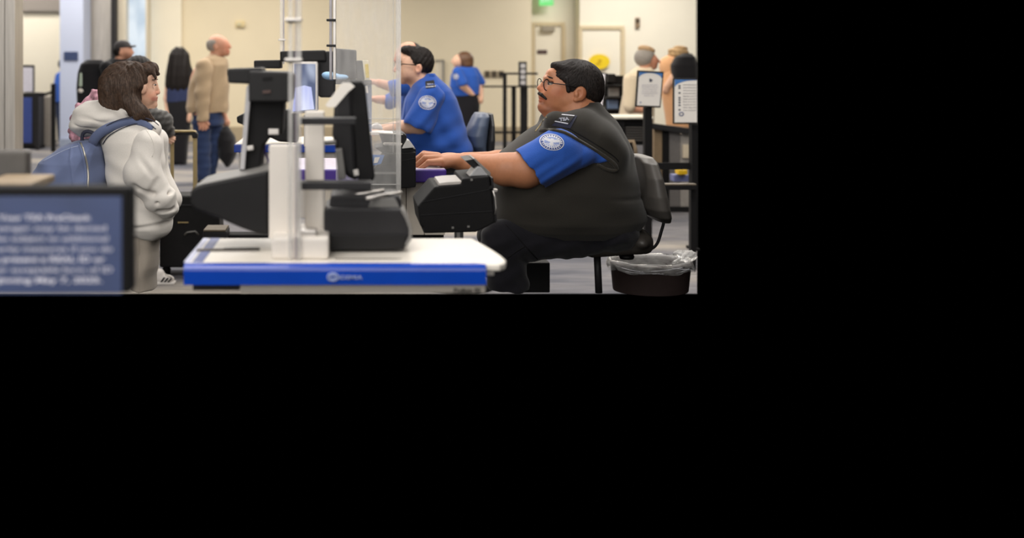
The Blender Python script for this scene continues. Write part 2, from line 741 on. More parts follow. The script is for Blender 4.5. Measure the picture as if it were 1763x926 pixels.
wallpx('wall_back', 30, 1198, 21.0, 0.15, m_wall2)
wallpx('wall_middle', 312, 915, 20.0, 0.9, m_wall)
wallpx('wall_right', 998, 1199, 20.5, 0.4, m_wall2)
wallpx('wall_column', 255, 312, 19.9, 0.9, m_wall2)
wallpx('wall_left', 36, 104, 20.2, 0.5, m_wall2)
wallpx('baseboard_back', 312, 915, 19.96, 0.035, m_base, 0, 0.26)
wallpx('baseboard_right', 998, 1199, 20.46, 0.035, m_base, 0, 0.2)
o = wallpx('trim_1', 36, 104, 20.1, 0.09, m_grey, 2.36, ZT)
# pale blue square column with a base, its navy sign is a thing of its own
wallpx('column', 103, 143, 18.6, 0.55, m_pale)
wallpx('trim_2', 102, 143.5, 18.57, 0.6, M('blue_grey_base', (150, 160, 182), 0.6), 0, 0.14)
sgn = box('wall_sign', 110, 89, 134, 104, 18.58, 0.018, M('navy_sign', (52, 66, 104), 0.5), None, 0.004)
tag(sgn, 'small navy rectangular sign on the pale blue column', 'sign')

# steel clad column at the left edge, panels with a vertical joint
sc = thing('column', pt(10, 250, 9.5), None, None)
sc['kind'] = 'structure'
sc.location.z = 0
for x0, x1 in ((-45, -14), (-13, 7), (7.6, 25.5)):
    p = wbox('panel', (pt(x0, 0, 9.5).x, 9.5, 0.0), (pt(x1, 0, 9.5).x, 9.75, ZT), m_steel, None, 0.006)
    adopt(p, sc)

# steel mullions and bright windows between the columns
wn = thing('window_1', pt(205, 0, 19.6), None, None)
wn['kind'] = 'structure'
wn.location.z = 0


def wpart(name, x0, x1, d, t, mat, z0, z1, par):
    return adopt(wbox(name, (pt(x0, 0, d).x, d, z0), (pt(x1, 0, d).x, d + t, z1), mat, None, 0.006), par)


wpart('panel', 155, 191, 19.3, 0.3, m_steel, 0, ZT, wn)
wpart('mullion', 191.5, 200, 19.2, 0.35, m_dark, 0, ZT, wn)
wpart('mullion', 200.5, 217, 19.35, 0.3, M('cream_steel', (214, 205, 186), 0.4, metal=0.4, var=0.08, scale=4, stretch=(4, 4, .4)), 0, ZT, wn)
wpart('pane', 217, 250, 19.6, 0.04, EMIT('daylit_glass', (226, 236, 244), 1.0, scale=2.2, c2=(194, 210, 224), stretch=(2, 2, .8)), 0.1, ZT, wn)
wpart('mullion', 250.3, 254.7, 19.4, 0.3, M('cream_steel', (214, 205, 186)), 0, ZT, wn)


def door(name, x0, x1, ytop, d, closer=True, plate=True, swing=True):
    dr = thing(name, pt((x0 + x1) / 2, 0, d), None, None)
    dr['kind'] = 'structure'
    dr.location.z = 0
    zt = EYE - (ytop - PY0) * d / F
    X0, X1 = pt(x0, 0, d).x, pt(x1, 0, d).x
    fr = M('door_frame_paint', (214, 196, 160), 0.5)
    adopt(wbox('door_leaf', (X0 + 0.02, d - 0.03, 0.01), (X1 - 0.04, d + 0.02, zt - 0.03), m_door, None, 0.004), dr)
    adopt(wbox('door_frame', (X0 - 0.04, d - 0.06, zt - 0.02), (X1 + 0.03, d + 0.02, zt + 0.05), fr), dr)
    adopt(wbox('door_frame', (X1 - 0.03, d - 0.06, 0), (X1 + 0.04, d + 0.02, zt - 0.02), fr), dr)
    adopt(wbox('door_frame', (X0 - 0.05, d - 0.06, 0), (X0 + 0.01, d + 0.02, zt - 0.02), fr), dr)
    if closer:
        adopt(box('door_closer', 933, 45, 956, 54, d - 0.14, 0.11, M('closer_grey', (160, 150, 132), 0.5), None, 0.01), dr)
    adopt(tube('door_handle', [pt(x1 - 11, 162, d - 0.05), pt(x1 - 11, 162, d - 0.1), pt(x1 - 22, 162, d - 0.1)], 0.015, m_alu), dr)
    return dr


door('door_1', 919, 969, 43, 21.0)
door('door_2', 1000, 1071, 49, 20.5, closer=False)
tag(box('door_sign', 925, 86, 942, 93, 20.955, 0.012, M('maroon_sign', (84, 62, 62), 0.5), None, 0.003), 'small dark nameplate sign on the narrow white door', 'sign')
# wall fittings
ex = tag(box('exit_sign', 929, -14, 953, 9.5, 20.7, 0.06, EMIT('exit_green', (120, 235, 130), 1.0), None, 0.008), 'lit green exit sign above the narrow white door', 'exit sign')
adopt(text('lettering', 'EXIT', 931, 3, 20.69, 12, EMIT('exit_white', (235, 255, 235), 1.0), None, 'LEFT', 20), ex)
st = thing('wall_strobe', pt(412, 41, 19.96), 'small pale alarm strobe fixed high on the cream wall', 'alarm')
box('housing', 405, 36, 421, 47, 19.94, 0.055, M('strobe_cream', (226, 208, 160), 0.5), st, 0.01)
box('lens', 408, 39, 415, 44, 19.91, 0.03, M('strobe_lens', (205, 196, 160), 0.2), st, 0.006)
for k, (x, nm) in enumerate(((834, 'left'), (846, 'middle'), (858, 'right'))):
    pl = tag(box('wall_plate', x, 122, x + 9.5, 133.5, 19.975, 0.022, M('bronze_plate', (112, 98, 78), 0.4), None, 0.004),
             '%s one of three dark socket plates in a row on the cream wall' % nm, 'socket', 'dark socket plates on the cream wall')
    box('socket', x + 2.6, 124, x + 6.9, 127, 19.97, 0.006, m_black, pl)
    box('socket', x + 2.6, 128.6, x + 6.9, 131.6, 19.97, 0.006, m_black, pl)
sw = tag(box('wall_phone', 1094.5, 30, 1102, 48, 20.44, 0.055, M('dark_tan', (140, 118, 92), 0.5), None, 0.012), 'small brown box fixed high on the white right-hand wall', 'wall box')
adopt(disc('button', pt(1098, 36, 20.43), 0.03, 0.03, 0.02, m_black), sw)
fs = tag(disc('round_sign', pt(1032, 106, 20.4), 0.193, 0.139, 0.02, M('yellow_sign', (242, 208, 34), 0.5, var=0.03, scale=6), None, 40), 'round yellow sign on the wide white door behind the officer', 'sign')
adopt(disc('emblem', pt(1033, 104.5, 20.39), 0.036, 0.02, 0.012, M('ochre_print', (196, 158, 20), 0.6)), fs)
adopt(disc('emblem', pt(1030, 109.5, 20.39), 0.05, 0.012, 0.012, M('ochre_print', (196, 158, 20))), fs)
fr = thing('picture_frame', pt(756, 122, 19.95), 'narrow white board with a grey frame on the cream wall behind the officers', 'board')
box('panel', 749, 105, 762, 141, 19.96, 0.03, M('board_white', (226, 216, 196), 0.6), fr)
box('frame', 762, 103, 764.5, 143, 19.93, 0.065, m_grey2, fr)
box('frame', 747, 103, 762, 105, 19.93, 0.065, m_grey2, fr)

# ---------------------------------------------------------------- first kiosk: white counter with a royal blue front edge
ZD = 0.95


def plan_slab(name, pts, z0, z1, mat, parent=None, bev=0.006, smooth=False):
    bm = bmesh.new()
    f = bm.faces.new([bm.verts.new((x, y, z1)) for x, y in pts])
    r = bmesh.ops.extrude_face_region(bm, geom=[f])
    bmesh.ops.translate(bm, vec=(0, 0, z0 - z1), verts=[v for v in r['geom'] if isinstance(v, bmesh.types.BMVert)])
    if bev:
        bmesh.ops.recalc_face_normals(bm, faces=bm.faces)
        ed = [e for e in bm.edges if e.calc_face_angle(0) > 0.5]
        bmesh.ops.bevel(bm, geom=ed, offset=bev, segments=3, profile=0.5, affect='EDGES', clamp_overlap=True)
    return from_bm(name, bm, mat, parent)


kd = thing('kiosk_counter', (0, 2.9, ZD - 0.08), 'white kiosk counter with a royal blue front edge and lettering, nearest the viewer', 'counter')
def arc_pts(c, rx, ry, a0, a1, n):
    return [(c[0] + rx * math.cos(math.radians(a0 + (a1 - a0) * i / n)), c[1] + ry * math.sin(math.radians(a0 + (a1 - a0) * i / n))) for i in range(n + 1)]


tongue = [(0.30, 2.735), (0.338, 2.722), (0.372, 2.716), (0.388, 2.735), (0.3965, 2.775), (0.394, 2.83), (0.386, 2.90), (0.374, 2.98), (0.362, 3.05), (0.349, 3.115)]
plan_slab('counter_top', [(-0.405, 2.735)] + tongue + [(-0.413, 3.115)], ZD - 0.018, ZD, m_white, kd, 0.005)
plan_slab('lower_lip', [(0.338, 2.75), (0.362, 2.745), (0.368, 2.79), (0.35, 2.9), (0.338, 2.9)], ZD - 0.034, ZD - 0.0185, m_post, kd, 0.003)
# rounded blue nosing along the front
bm = bmesh.new()
sec = [(2.735, ZD), (2.722, ZD - 0.0008), (2.7155, ZD - 0.004), (2.712, ZD - 0.009), (2.711, ZD - 0.016), (2.711, ZD - 0.05), (2.735, ZD - 0.05)]
Lr = [bm.verts.new((-0.405, y, z)) for y, z in sec]
Rr = [bm.verts.new((0.3385, y, z)) for y, z in sec]
for i in range(len(sec)):
    j = (i + 1) % len(sec)
    bm.faces.new((Lr[i], Rr[i], Rr[j], Lr[j]))
bm.faces.new(Lr)
bm.faces.new(Rr)
band = from_bm('front_edge', bm, m_blue, kd)
band['label'] = 'royal blue front edge'
lg = M('pale_blue_print', (160, 174, 214), 0.5)
lgo = text('lettering', 'IDEMIA', 583, 480.5, 2.7085, 6.8, lg, band, 'LEFT', 40, bold=0.0002)
for rr in (8.2, 4.6):
    n = 26
    tube('emblem', [pt(573, 477, 2.7085) + Vector((rr * 2.71 / F * 1.1 * math.cos(2 * math.pi * k / n), 0, rr * .8 * 2.71 / F * math.sin(2 * math.pi * k / n))) for k in range(n)], 0.0019, lg, band, 6, True)
# navy tape lines on the top near the left end, cable slot
m_tape = M('slate_blue_tape', (92, 104, 160), 0.5)
plan_slab('tape_line', [(-0.388, 2.74), (-0.362, 2.74), (-0.362, 3.112), (-0.388, 3.112)], ZD, ZD + 0.0012, m_tape, kd, 0)
plan_slab('tape_line', [(-0.409, 2.74), (-0.393, 2.74), (-0.393, 3.112), (-0.409, 3.112)], ZD, ZD + 0.0011, M('lavender_tape', (196, 200, 226), 0.5), kd, 0)
plan_slab('cable_slot', [(-0.40, 2.895), (-0.235, 2.91), (-0.235, 2.935), (-0.40, 2.925)], ZD + 0.0012, ZD + 0.003, M('slot_dark', (92, 84, 76), 0.6), kd, 0)
plan_slab('cable_slot', [(-0.33, 2.905), (-0.237, 2.909), (-0.237, 2.934), (-0.33, 2.93)], ZD + 0.003, ZD + 0.0045, m_black, kd, 0)
plan_slab('cable_slot', [(-0.035, 2.782), (0.12, 2.782), (0.135, 2.79), (-0.035, 2.792)], ZD, ZD + 0.0015, M('slot_dark', (92, 84, 76)), kd, 0)
wbox('cabinet', (-0.268, 2.73, ZD - 0.0745), (0.339, 3.08, ZD - 0.0505), M('light_grey_cabinet', (190, 182, 172), 0.5, var=0.02), kd, 0.003)
wbox('bracket', (-0.39, 2.76, ZD - 0.074), (-0.272, 3.08, ZD - 0.0505), m_dark, kd, 0.003)
text('model_label', 'Podium 02', 781, 503, 2.729, 7, m_black, kd, 'LEFT', 46, bold=0.0005)

# white stand with two posts on the counter
sd = thing('equipment_stand', (-0.13, 2.85, ZD), 'white stand with a square base and two tall posts on the blue edged counter', 'stand')
box('base', 467, 409, 566, 447, 2.775, 0.25, m_post, sd, 0.008)
box('post', 463, 250, 513, 411, 2.86, 0.05, m_post, sd, 0.004)
box('post', 525, 192, 558, 411, 2.92, 0.05, m_post, sd, 0.004)
box('foot_plate', 515, 396, 545, 410, 2.80, 0.05, m_alu, sd, 0.004)

# clear acrylic uprights at the stand with white clips
ac = thing('acrylic_upright', pt(507, 440, 2.79), 'pair of clear acrylic uprights with metal clips rising in front of the two white posts', 'sneeze guard')
box('upright', 496, -40, 504, 447, 2.765, 0.006, m_acr2, ac, 0.001)
box('upright', 509, -40, 519, 447, 2.768, 0.006, m_acr2, ac, 0.001)
box('edge', 508, -40, 509.6, 447, 2.766, 0.008, M('acrylic_edge', (150, 140, 150), 0.2), ac)
for y in (33, 102):
    box('clip', 490, y - 2, 520, y + 3.5, 2.755, 0.03, m_alu, ac, 0.002)
    box('clip', 494, y + 3, 508, y + 6, 2.757, 0.02, m_dark, ac, 0.002)

# black shelf bars
for y0, y1, x1, lab in ((203, 215, 613, 'upper black shelf bar across the two white posts'), (314, 327, 640, 'lower black shelf bar crossing in front of the monitor foot')):
    tag(box('shelf_bar', 513, y0, x1, y1, 2.79, 0.06, m_dark, None, 0.003), lab, 'shelf')

# black wedge shaped reader tray to the left of the posts
wd = thing('reader_tray', pt(400, 400, 3.0), 'long black wedge shaped tray jutting left from the white posts', 'scanner tray')
prism('housing', [(328, 329), (335, 322), (350, 317), (462, 294), (462, 406), (440, 402), (415, 393), (372, 374), (334, 361), (328, 352)], 2.88, 0.26, m_black, wd, 0.008)
prism('top_highlight', [(336, 320.5), (350, 316), (462, 292.5), (462, 294.5), (350, 318), (337, 322.5)], 2.885, 0.24, m_grey2, wd, 0.001)  # plate coloured grey to paint a highlight along the tray's top edge
# face camera tower on the tray
ct = thing('face_camera', pt(450, 300, 3.05), 'tall black face camera with a pale grey screen edge standing on the wedge tray', 'camera')
prism('head', [(391, 118), (450, 116), (452, 146), (392, 143)], 3.02, 0.16, m_black, ct, 0.006)
prism('head_box', [(428, 122), (498, 124), (503, 130), (500, 176), (428, 176)], 3.0, 0.2, m_black, ct, 0.008)
prism('column', [(432, 150), (490, 150), (486, 230), (466, 236), (452, 252), (446, 300), (412, 301), (418, 240)], 3.05, 0.14, m_blackm, ct, 0.006)
sp = prism('screen_edge', [(430, 143), (433, 143), (421, 292), (413, 292), (424, 150)], 3.03, 0.12, M('pale_grey_bezel', (178, 176, 178), 0.4), ct, 0.002)
prism('slot', [(452, 133), (468, 132), (468, 137), (452, 138)], 2.995, 0.01, m_blackm, ct)
prism('slot', [(452, 156), (466, 155), (466, 160), (452, 161)], 2.995, 0.01, M('brown_slot', (70, 48, 42), 0.5), ct)
prism('screw_tab', [(462, 222), (480, 222), (480, 232), (462, 232)], 3.03, 0.02, m_alu, ct, 0.002)
prism('cable_clip', [(424, 252), (436, 250), (437, 258), (425, 260)], 3.03, 0.02, m_alu, ct, 0.002)
ptube('cable', [(448, 246, 3.1), (444, 262, 3.1), (446, 280, 3.1), (455, 292, 3.1)], 2.2, m_black, ct)
ptube('cable', [(456, 244, 3.12), (456, 262, 3.12), (462, 276, 3.12), (459, 292, 3.12)], 1.6, m_purple, ct)

# printer on the counter
pr = thing('document_printer', pt(632, 432, 2.95), 'boxy black printer with a rounded right end lying on the white counter', 'printer')
prism('housing', [(558, 362), (566, 358), (690, 360), (700, 372), (707, 392), (706, 412), (698, 426), (690, 431), (558, 430)], 2.885, 0.2, m_dark, pr, 0.008)
prism('lid', [(570, 336), (686, 336), (692, 345), (692, 359), (566, 359)], 2.93, 0.14, m_dark, pr, 0.008)
prism('side_trim', [(693, 361), (703, 373), (710, 393), (709, 412), (699, 427), (697, 421), (704, 408), (704, 394), (698, 378), (690, 364)], 2.875, 0.19, m_grey2, pr, 0.003)
prism('base_plate', [(556, 404), (700, 404), (696, 430), (556, 431)], 2.88, 0.02, m_black, pr, 0.003)
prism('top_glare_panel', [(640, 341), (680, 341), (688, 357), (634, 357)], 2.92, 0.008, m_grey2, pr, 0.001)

# monitor seen from behind on a silver foot
mo = thing('computer_monitor', pt(620, 338, 3.0), 'tilted black monitor seen from its back edge, standing behind the printer', 'monitor')
prism('screen', [(603, 141), (624, 140), (629, 148), (646, 306), (641, 313), (616, 313), (612, 250)], 3.0, 0.3, m_blackm, mo, 0.006)
prism('back_shell', [(576, 172), (592, 148), (606, 143), (616, 312), (598, 306), (583, 282), (572, 232)], 3.04, 0.2, m_dark, mo, 0.012)
prism('neck', [(577, 258), (589, 256), (596, 308), (582, 310)], 2.99, 0.05, m_grey2, mo, 0.004)
prism('tilt_knob', [(548, 245), (578, 242), (580, 250), (549, 251)], 2.99, 0.05, m_grey2, mo, 0.004)
ptube('foot', [(588, 340, 2.96), (632, 333, 2.96), (660, 328, 3.0)], 3.4, m_alu, mo)
ptube('foot', [(630, 342, 2.90), (662, 336, 2.93), (690, 332, 2.97)], 3.4, m_alu, mo)
prism('badge', [(608, 293), (616, 291), (618, 301), (610, 303)], 2.992, 0.004, m_alu, mo)
tag(prism('paper_slip', [(560, 181), (565, 185), (577, 185), (600, 158), (611, 149), (604, 143), (590, 142)], 2.97, 0.006, m_paper, None, 0.001), 'white paper slip stuck slantwise on the back of the tilted monitor', 'paper')

# ---------------------------------------------------------------- document scanners hung beside the desks


def scanner(d, P, label, near):
    t = thing('document_scanner', pt(P(450, 900)[0], P(450, 900)[1], d), label, 'scanner')
    q = lambda *a: [P(x, y) for x, y in a]
    prism('housing', q((135, 625), (270, 470), (480, 450), (492, 405), (702, 385), (722, 500), (752, 755), (690, 790), (600, 832), (182, 842), (178, 792), (155, 780)), d, 0.30, m_blackm, t, 0.006)
    prism('glass_strip', q((308, 440), (365, 432), (495, 425), (500, 448), (300, 462)), d + 0.01, 0.22, M('pale_strip', (190, 184, 178), 0.3), t, 0.002)
    prism('light_wedge', q((548, 388), (600, 318), (622, 306), (645, 318), (698, 380)), d + 0.03, 0.12, M('frosted_grey', (168, 168, 170), 0.3), t, 0.004)
    prism('seam', q((170, 590), (700, 492), (700, 496), (170, 594)), d - 0.002, 0.004, m_dark, t)
    prism('seam', q((160, 694), (735, 662), (735, 666), (160, 698)), d - 0.002, 0.004, m_dark, t)
    if near:
        prism('flap', q((512, 262), (575, 250), (625, 310), (580, 322)), d + 0.05, 0.18, m_black, t, 0.002)
        prism('flap_edge', q((575, 246), (592, 244), (716, 358), (716, 385), (700, 384)), d + 0.04, 0.16, m_grey2, t, 0.002)
        c = 'hinge'
        ptube(c, [P(735, 500) + (d,), P(752, 560) + (d,), P(760, 640) + (d,), P(752, 690) + (d,)], 1.6, m_alu, t)
        prism('hinge_cap', q((738, 488), (774, 492), (770, 512), (740, 515)), d, 0.03, m_alu, t, 0.002)
        prism('side_plate', q((718, 400), (735, 395), (768, 740), (750, 765)), d + 0.01, 0.22, m_dark, t, 0.003)
        box('pole', 787, 399, 792, 500, d + 0.1, 0.02, m_alu, t)
        prism('slot', q((700, 470), (730, 460), (732, 480), (702, 492)), d - 0.002, 0.004, m_black, t)
    for x, y in ((565, 415), (415, 797), (540, 788)):
        prism('screw', q((x - 9, y - 8), (x + 9, y - 8), (x + 9, y + 8), (x - 9, y + 8)), d - 0.003, 0.004, m_grey2, t)
    return t


scanner(3.9, lambda x, y: (690 + x / 4.63, 220 + y / 4.63), 'angular black document scanner with a clear wedge in front of the seated officer', True)
# second scanner, on the purple edged desk
s2 = thing('document_scanner', pt(680, 325, 4.62), 'black document scanner with a pale oval plate behind the clear screen', 'scanner')
prism('housing', [(640, 296), (664, 264), (716, 262), (716, 322), (704, 324), (640, 326)], 4.62, 0.2, m_blackm, s2, 0.005)
prism('top_box', [(653, 230), (694, 229), (700, 233), (700, 254), (716, 256), (716, 264), (660, 264), (645, 254), (660, 252)], 4.66, 0.2, m_black, s2, 0.005)
prism('top_edge', [(652, 228), (694, 230.5), (694, 232), (653, 230)], 4.655, 0.15, m_paper, s2)
prism('oval_plate', [(659, 248), (661, 245), (690, 245.5), (693, 247.5), (691, 250.5), (662, 250)], 4.65, 0.006, m_post, s2, 0.001)
text('plate_label', 'INSERT DOCUMENT', 662, 249.3, 4.648, 2.4, m_ink, s2, 'LEFT', 27)
prism('light_wedge', [(692, 256), (700, 242), (703, 241), (706, 243), (714, 254)], 4.63, 0.1, M('frosted_white', (214, 212, 208), 0.3), s2, 0.003)
prism('info_label', [(634, 266), (662, 267), (656, 282), (634, 287)], 4.612, 0.004, M('info_blue', (70, 120, 190), 0.4), s2)
prism('info_panel', [(645, 271), (654, 270.5), (650, 280), (643, 281)], 4.608, 0.004, m_paper, s2)
prism('silver_bar', [(640, 296), (688, 296), (688, 300), (640, 300)], 4.612, 0.006, m_grey2, s2, 0.001)
prism('seam', [(641, 286), (715, 272), (715, 272.8), (641, 286.8)], 4.617, 0.003, m_dark, s2)

# ---------------------------------------------------------------- second desk: purple edge, white cabinet
ZP = 0.98
pd = thing('service_desk', (0.0, 5.0, 0.62), 'white desk with a purple front edge under the seated officer\'s hand', 'desk')


def X(px, d):
    return (px - PX0) / F * d


wbox('desk_top', (X(455, 4.8), 4.81, ZP - 0.012), (X(767, 4.8), 5.35, ZP), M('lavender_white', (216, 206, 222), 0.35), pd, 0.003)
wbox('front_edge', (X(455, 4.8), 4.78, ZP - 0.056), (X(768, 4.8), 4.812, ZP - 0.001), m_purple, pd, 0.006)['label'] = 'purple front edge'
for x0, x1 in ((560, 699), (700, 730.6), (731.2, 766)):
    wbox('cabinet_panel', (X(x0, 4.82), 4.82, 0.69), (X(x1, 4.82), 5.3, ZP - 0.057), M('cabinet_cream', (206, 196, 182), 0.5, var=0.02), pd, 0.003)
wbox('plinth', (X(560, 4.85), 4.85, 0.62), (X(764, 4.85), 5.3, 0.69), m_blackm, pd)
tag(prism('keyboard', [(722, 290), (730, 284.5), (752, 284.5), (758, 290)], 4.9, 0.16, M('white_keys', (232, 226, 224), 0.4), None, 0.003), 'white keyboard end under the seated officer\'s fingers', 'keyboard')
tag(box('pedestal', 898, 452, 947, 504, 5.5, 0.2, m_blackm, None, 0.006), 'black metal pedestal behind the seated officer\'s shin', 'pedestal')

# ---------------------------------------------------------------- third desk farther back with blue edge and its equipment
td = thing('service_desk', (-0.3, 6.8, 0.55), 'farther desk with a blue front edge behind the face camera tower', 'desk')
wbox('desk_top', (X(404, 6.64), 6.66, 0.935), (X(640, 6.64), 7.3, 0.95), m_white, td, 0.003)
wbox('front_edge', (X(403, 6.64), 6.63, 0.90), (X(640, 6.64), 6.665, 0.949), m_blue, td, 0.006)['label'] = 'blue front edge'
wbox('cabinet', (X(452, 6.68), 6.68, 0.5), (X(636, 6.68), 7.25, 0.899), m_post, td, 0.003)
wbox('slot_drawer', (X(500, 6.67), 6.67, 0.845), (X(515, 6.67), 6.69, 0.858), m_black, td)
wbox('slot_drawer', (X(521, 6.67), 6.67, 0.845), (X(530, 6.67), 6.69, 0.858), m_black, td)
box('leg', 411, 262, 414, 304, 6.7, 0.05, m_alu, td)
k2 = thing('face_camera', pt(540, 246, 6.5), 'second black face camera with a lit silver framed screen farther back', 'camera')
prism('head', [(437, 104), (484, 103), (484, 118), (437, 118)], 6.5, 0.16, m_black, k2, 0.008)
prism('head_box', [(482, 88), (560, 86), (562, 106), (482, 106)], 6.42, 0.2, m_black, k2, 0.01)
prism('back_box', [(540, 88), (577, 88), (577, 168), (552, 168), (540, 160)], 6.45, 0.25, m_dark, k2, 0.01)
prism('screen_frame', [(503, 106), (546, 106), (548, 110), (548, 192), (500, 197)], 6.36, 0.05, m_alu, k2, 0.006)
prism('screen', [(507, 110), (543, 110), (543, 189), (505, 193)], 6.352, 0.01, EMIT('lit_screen', (70, 84, 120), 1.0, scale=3.5, c2=(190, 200, 222), stretch=(2.0, 1, 0.9)), k2)
prism('screen_reflection', [(503, 192), (508, 151), (524, 147), (536, 150), (541, 188)], 6.348, 0.004, EMIT('reflection_glow', (178, 186, 240), 1.0, scale=5, c2=(240, 244, 255), stretch=(2.5, 1, 0.4)), k2)  # bright reflection on the screen, painted as a glowing patch
prism('pillar', [(523, 198), (545, 196), (545, 252), (523, 252)], 6.5, 0.08, m_post, k2, 0.004)
prism('tray', [(407, 201), (418, 196), (512, 188), (512, 246), (480, 244), (418, 215), (408, 211)], 6.55, 0.2, m_black, k2, 0.01)
cs = thing('card_rack', pt(600, 146, 5.9), 'grey equipment boxes with yellow and white cards on a high dark shelf', 'equipment rack')
prism('shelf', [(575, 137), (640, 138), (640, 146), (575, 145)], 5.85, 0.25, m_dark, cs, 0.004)
prism('box', [(577, 83), (614, 86), (614, 137), (577, 137)], 5.9, 0.2, m_dark, cs, 0.01)
prism('box', [(612, 104), (626, 104), (628, 137), (614, 137)], 5.88, 0.18, m_black, cs, 0.006)
prism('card', [(624, 104), (634, 104), (637, 138), (628, 138)], 5.87, 0.03, M('cream_card', (232, 224, 196), 0.6), cs, 0.002)
prism('yellow_card', [(628, 111), (634, 110), (636, 134), (630, 134)], 5.862, 0.006, M('yellow_card', (226, 196, 40), 0.5), cs, 0.001)
prism('label', [(628, 148), (633, 148), (634, 160), (629, 160)], 5.86, 0.006, m_paper, cs)
prism('bracket', [(600, 146), (640, 146), (640, 262), (606, 262)], 5.95, 0.1, M('slate_panel', (112, 128, 160), 0.5), cs, 0.004)
gl = tag(body('disposable_gloves', [E(570, 131, 0, 14, 7, 10), E(588, 133, 0, 12, 5, 8), E(562, 129, 2, 8, 5, 6)], 5.87, 1.2, M('glove_blue', (150, 190, 226), 0.6)), 'pale blue disposable glove lying on the high dark shelf', 'glove')
tag(prism('computer_mouse', [(636, 222), (642, 215), (650, 212), (658, 217), (660, 224)], 6.7, 0.1, M('white_keys', (232, 226, 224)), None, 0.01), 'white computer mouse by the middle officer\'s hand', 'mouse')
tag(prism('notepad', [(632, 228), (662, 227), (664, 232), (632, 233)], 5.9, 0.14, m_paper, None, 0.002), 'cream notepad lying between the monitor and the rear scanner', 'notepad')

# clear sneeze guards
g2 = thing('sneeze_guard', pt(640, 340, 4.5), 'large clear acrylic screen between the monitor and the middle officer', 'sneeze guard')
box('panel', 578, -40, 690, 345, 4.5, 0.008, m_acr, g2)
box('edge', 682, -40, 690.5, 345, 4.497, 0.012, m_acr2, g2)
box('edge', 676.6, -40, 677.6, 262, 4.497, 0.012, m_acr2, g2)
box('post', 567, -40, 572, 137, 4.49, 0.012, M('grey_rod', (150, 146, 150), 0.3, metal=.4), g2, 0.002)
box('post', 573, -40, 578.5, 137, 4.5, 0.02, m_alu, g2, 0.002)
for y in (34.5, 78.5):
    box('clip', 562, y - 2, 578, y + 2, 4.48, 0.03, m_dark, g2, 0.002)
for y in (204.5, 212.5, 318):
    box('ledge', 632, y - .6, 689, y + .6, 4.495, 0.02, m_acr2, g2)
g3 = thing('sneeze_guard', pt(486, 130, 7.0), 'thin clear guard rod with a clip left of the acrylic uprights', 'sneeze guard')
box('post', 482, -30, 486.5, 110, 7.0, 0.015, m_acr2, g3)
box('post', 487, -30, 489.5, 110, 7.0, 0.015, M('grey_rod', (150, 146, 150)), g3)
box('clip', 479, 67, 492, 70, 6.98, 0.03, m_alu, g3, 0.002)

# ---------------------------------------------------------------- foreground information screen and the grey back of another
fs = thing('information_screen', pt(100, 505, 1.9), 'blue information screen with lines of white lettering and a black bezel, closest to the viewer', 'screen')
FD = 1.9
box('housing', -45, 322, 225, 505, FD, 0.05, m_blackm, fs, 0.006, 3)
box('display', -45, 338, 209, 505, FD - 0.002, 0.003, EMIT('screen_blue', (52, 64, 98), 1.0, scale=9, c2=(56, 69, 106)), fs)
m_txt = EMIT('screen_white', (206, 202, 210), 1.0)
lines = [('Your TSA PreCheck', 155, 1), ('passenger may be denied', 184, 0), ('or be subject to additional', 187, 0), ('security measures if you do', 194, 0),
         ('not present a REAL ID or', 180, 1), ('other acceptable form of ID', 194, 0), ('beginning May 7, 2025.', 176, 1)]
for i, (s, xr, b) in enumerate(lines):
    text('lettering', s, xr, 379 + i * 17.9, FD - 0.0035, 9.5, m_txt, fs, 'RIGHT', xr + (4 if i == 0 else 30), bold=0.0003 if b else 0.0, ext=0.0002)
bm_ = thing('computer_monitor', pt(10, 320, 2.6), 'dark grey monitor back behind the blue information screen', 'monitor')
box('back_shell', -40, 259, 47, 330, 2.6, 0.04, M('charcoal_shell', (84, 80, 76), 0.55), bm_, 0.01, 3)
box('shelf', -40, 316, 52, 330, 2.35, 0.2, M('tan_shelf', (150, 130, 104), 0.6), bm_, 0.004)

# ================================================================ people
def skin(name, c):
    return M(name, c, 0.5, var=0.05, scale=60, attr=True, bump=0.0004, bscale=500)


def cloth(name, c, bump=0.0012, scale=260, var=0.07, rough=0.85, sheen=0.15, bscale=None):
    return M(name, c, rough, var=var, scale=scale, bump=bump, spec=0.2, sheen=sheen, bscale=bscale)


def hairm(name, c, stretch=(1, 1, 0.3), rough=0.6):
    return M(name, c, rough, var=0.3, scale=260, bump=0.0006, stretch=stretch, spec=0.25)


s_tan = skin('warm_tan_skin', (190, 128, 92))
s_fair = skin('fair_skin', (224, 178, 150))
s_red = skin('ruddy_skin', (206, 150, 122))
m_hair_k = hairm('black_hair', (30, 25, 23))
m_hair_b = hairm('brown_hair', (62, 47, 37))
m_hair_r = hairm('chestnut_hair', (92, 62, 42))
m_hair_g = hairm('grey_hair', (150, 142, 134))
m_shirt = cloth('royal_blue_shirt', (44, 88, 176), 0.0010, 300)
m_shirt2 = cloth('deep_blue_shirt', (40, 80, 162), 0.0010, 300)
m_vest = cloth('charcoal_fleece', (47, 44, 39), 0.0008, 500, 0.12)
m_trim = cloth('vest_binding', (56, 52, 45), 0.0006, 500)
m_trs = cloth('navy_black_trousers', (21, 20, 26), 0.0008, 300)
m_hood = cloth('heather_grey_fleece', (228, 222, 214), 0.0010, 420, 0.06)
m_sweat = cloth('taupe_sweatpants', (160, 150, 138), 0.0008, 420, 0.07)
m_pack = cloth('slate_blue_canvas', (112, 124, 160), 0.0006, 600, 0.05, 0.7)
m_strap = cloth('slate_blue_webbing', (102, 113, 146), 0.0006, 600)
m_tanj = cloth('tan_jacket_cotton', (182, 158, 128), 0.001, 200)
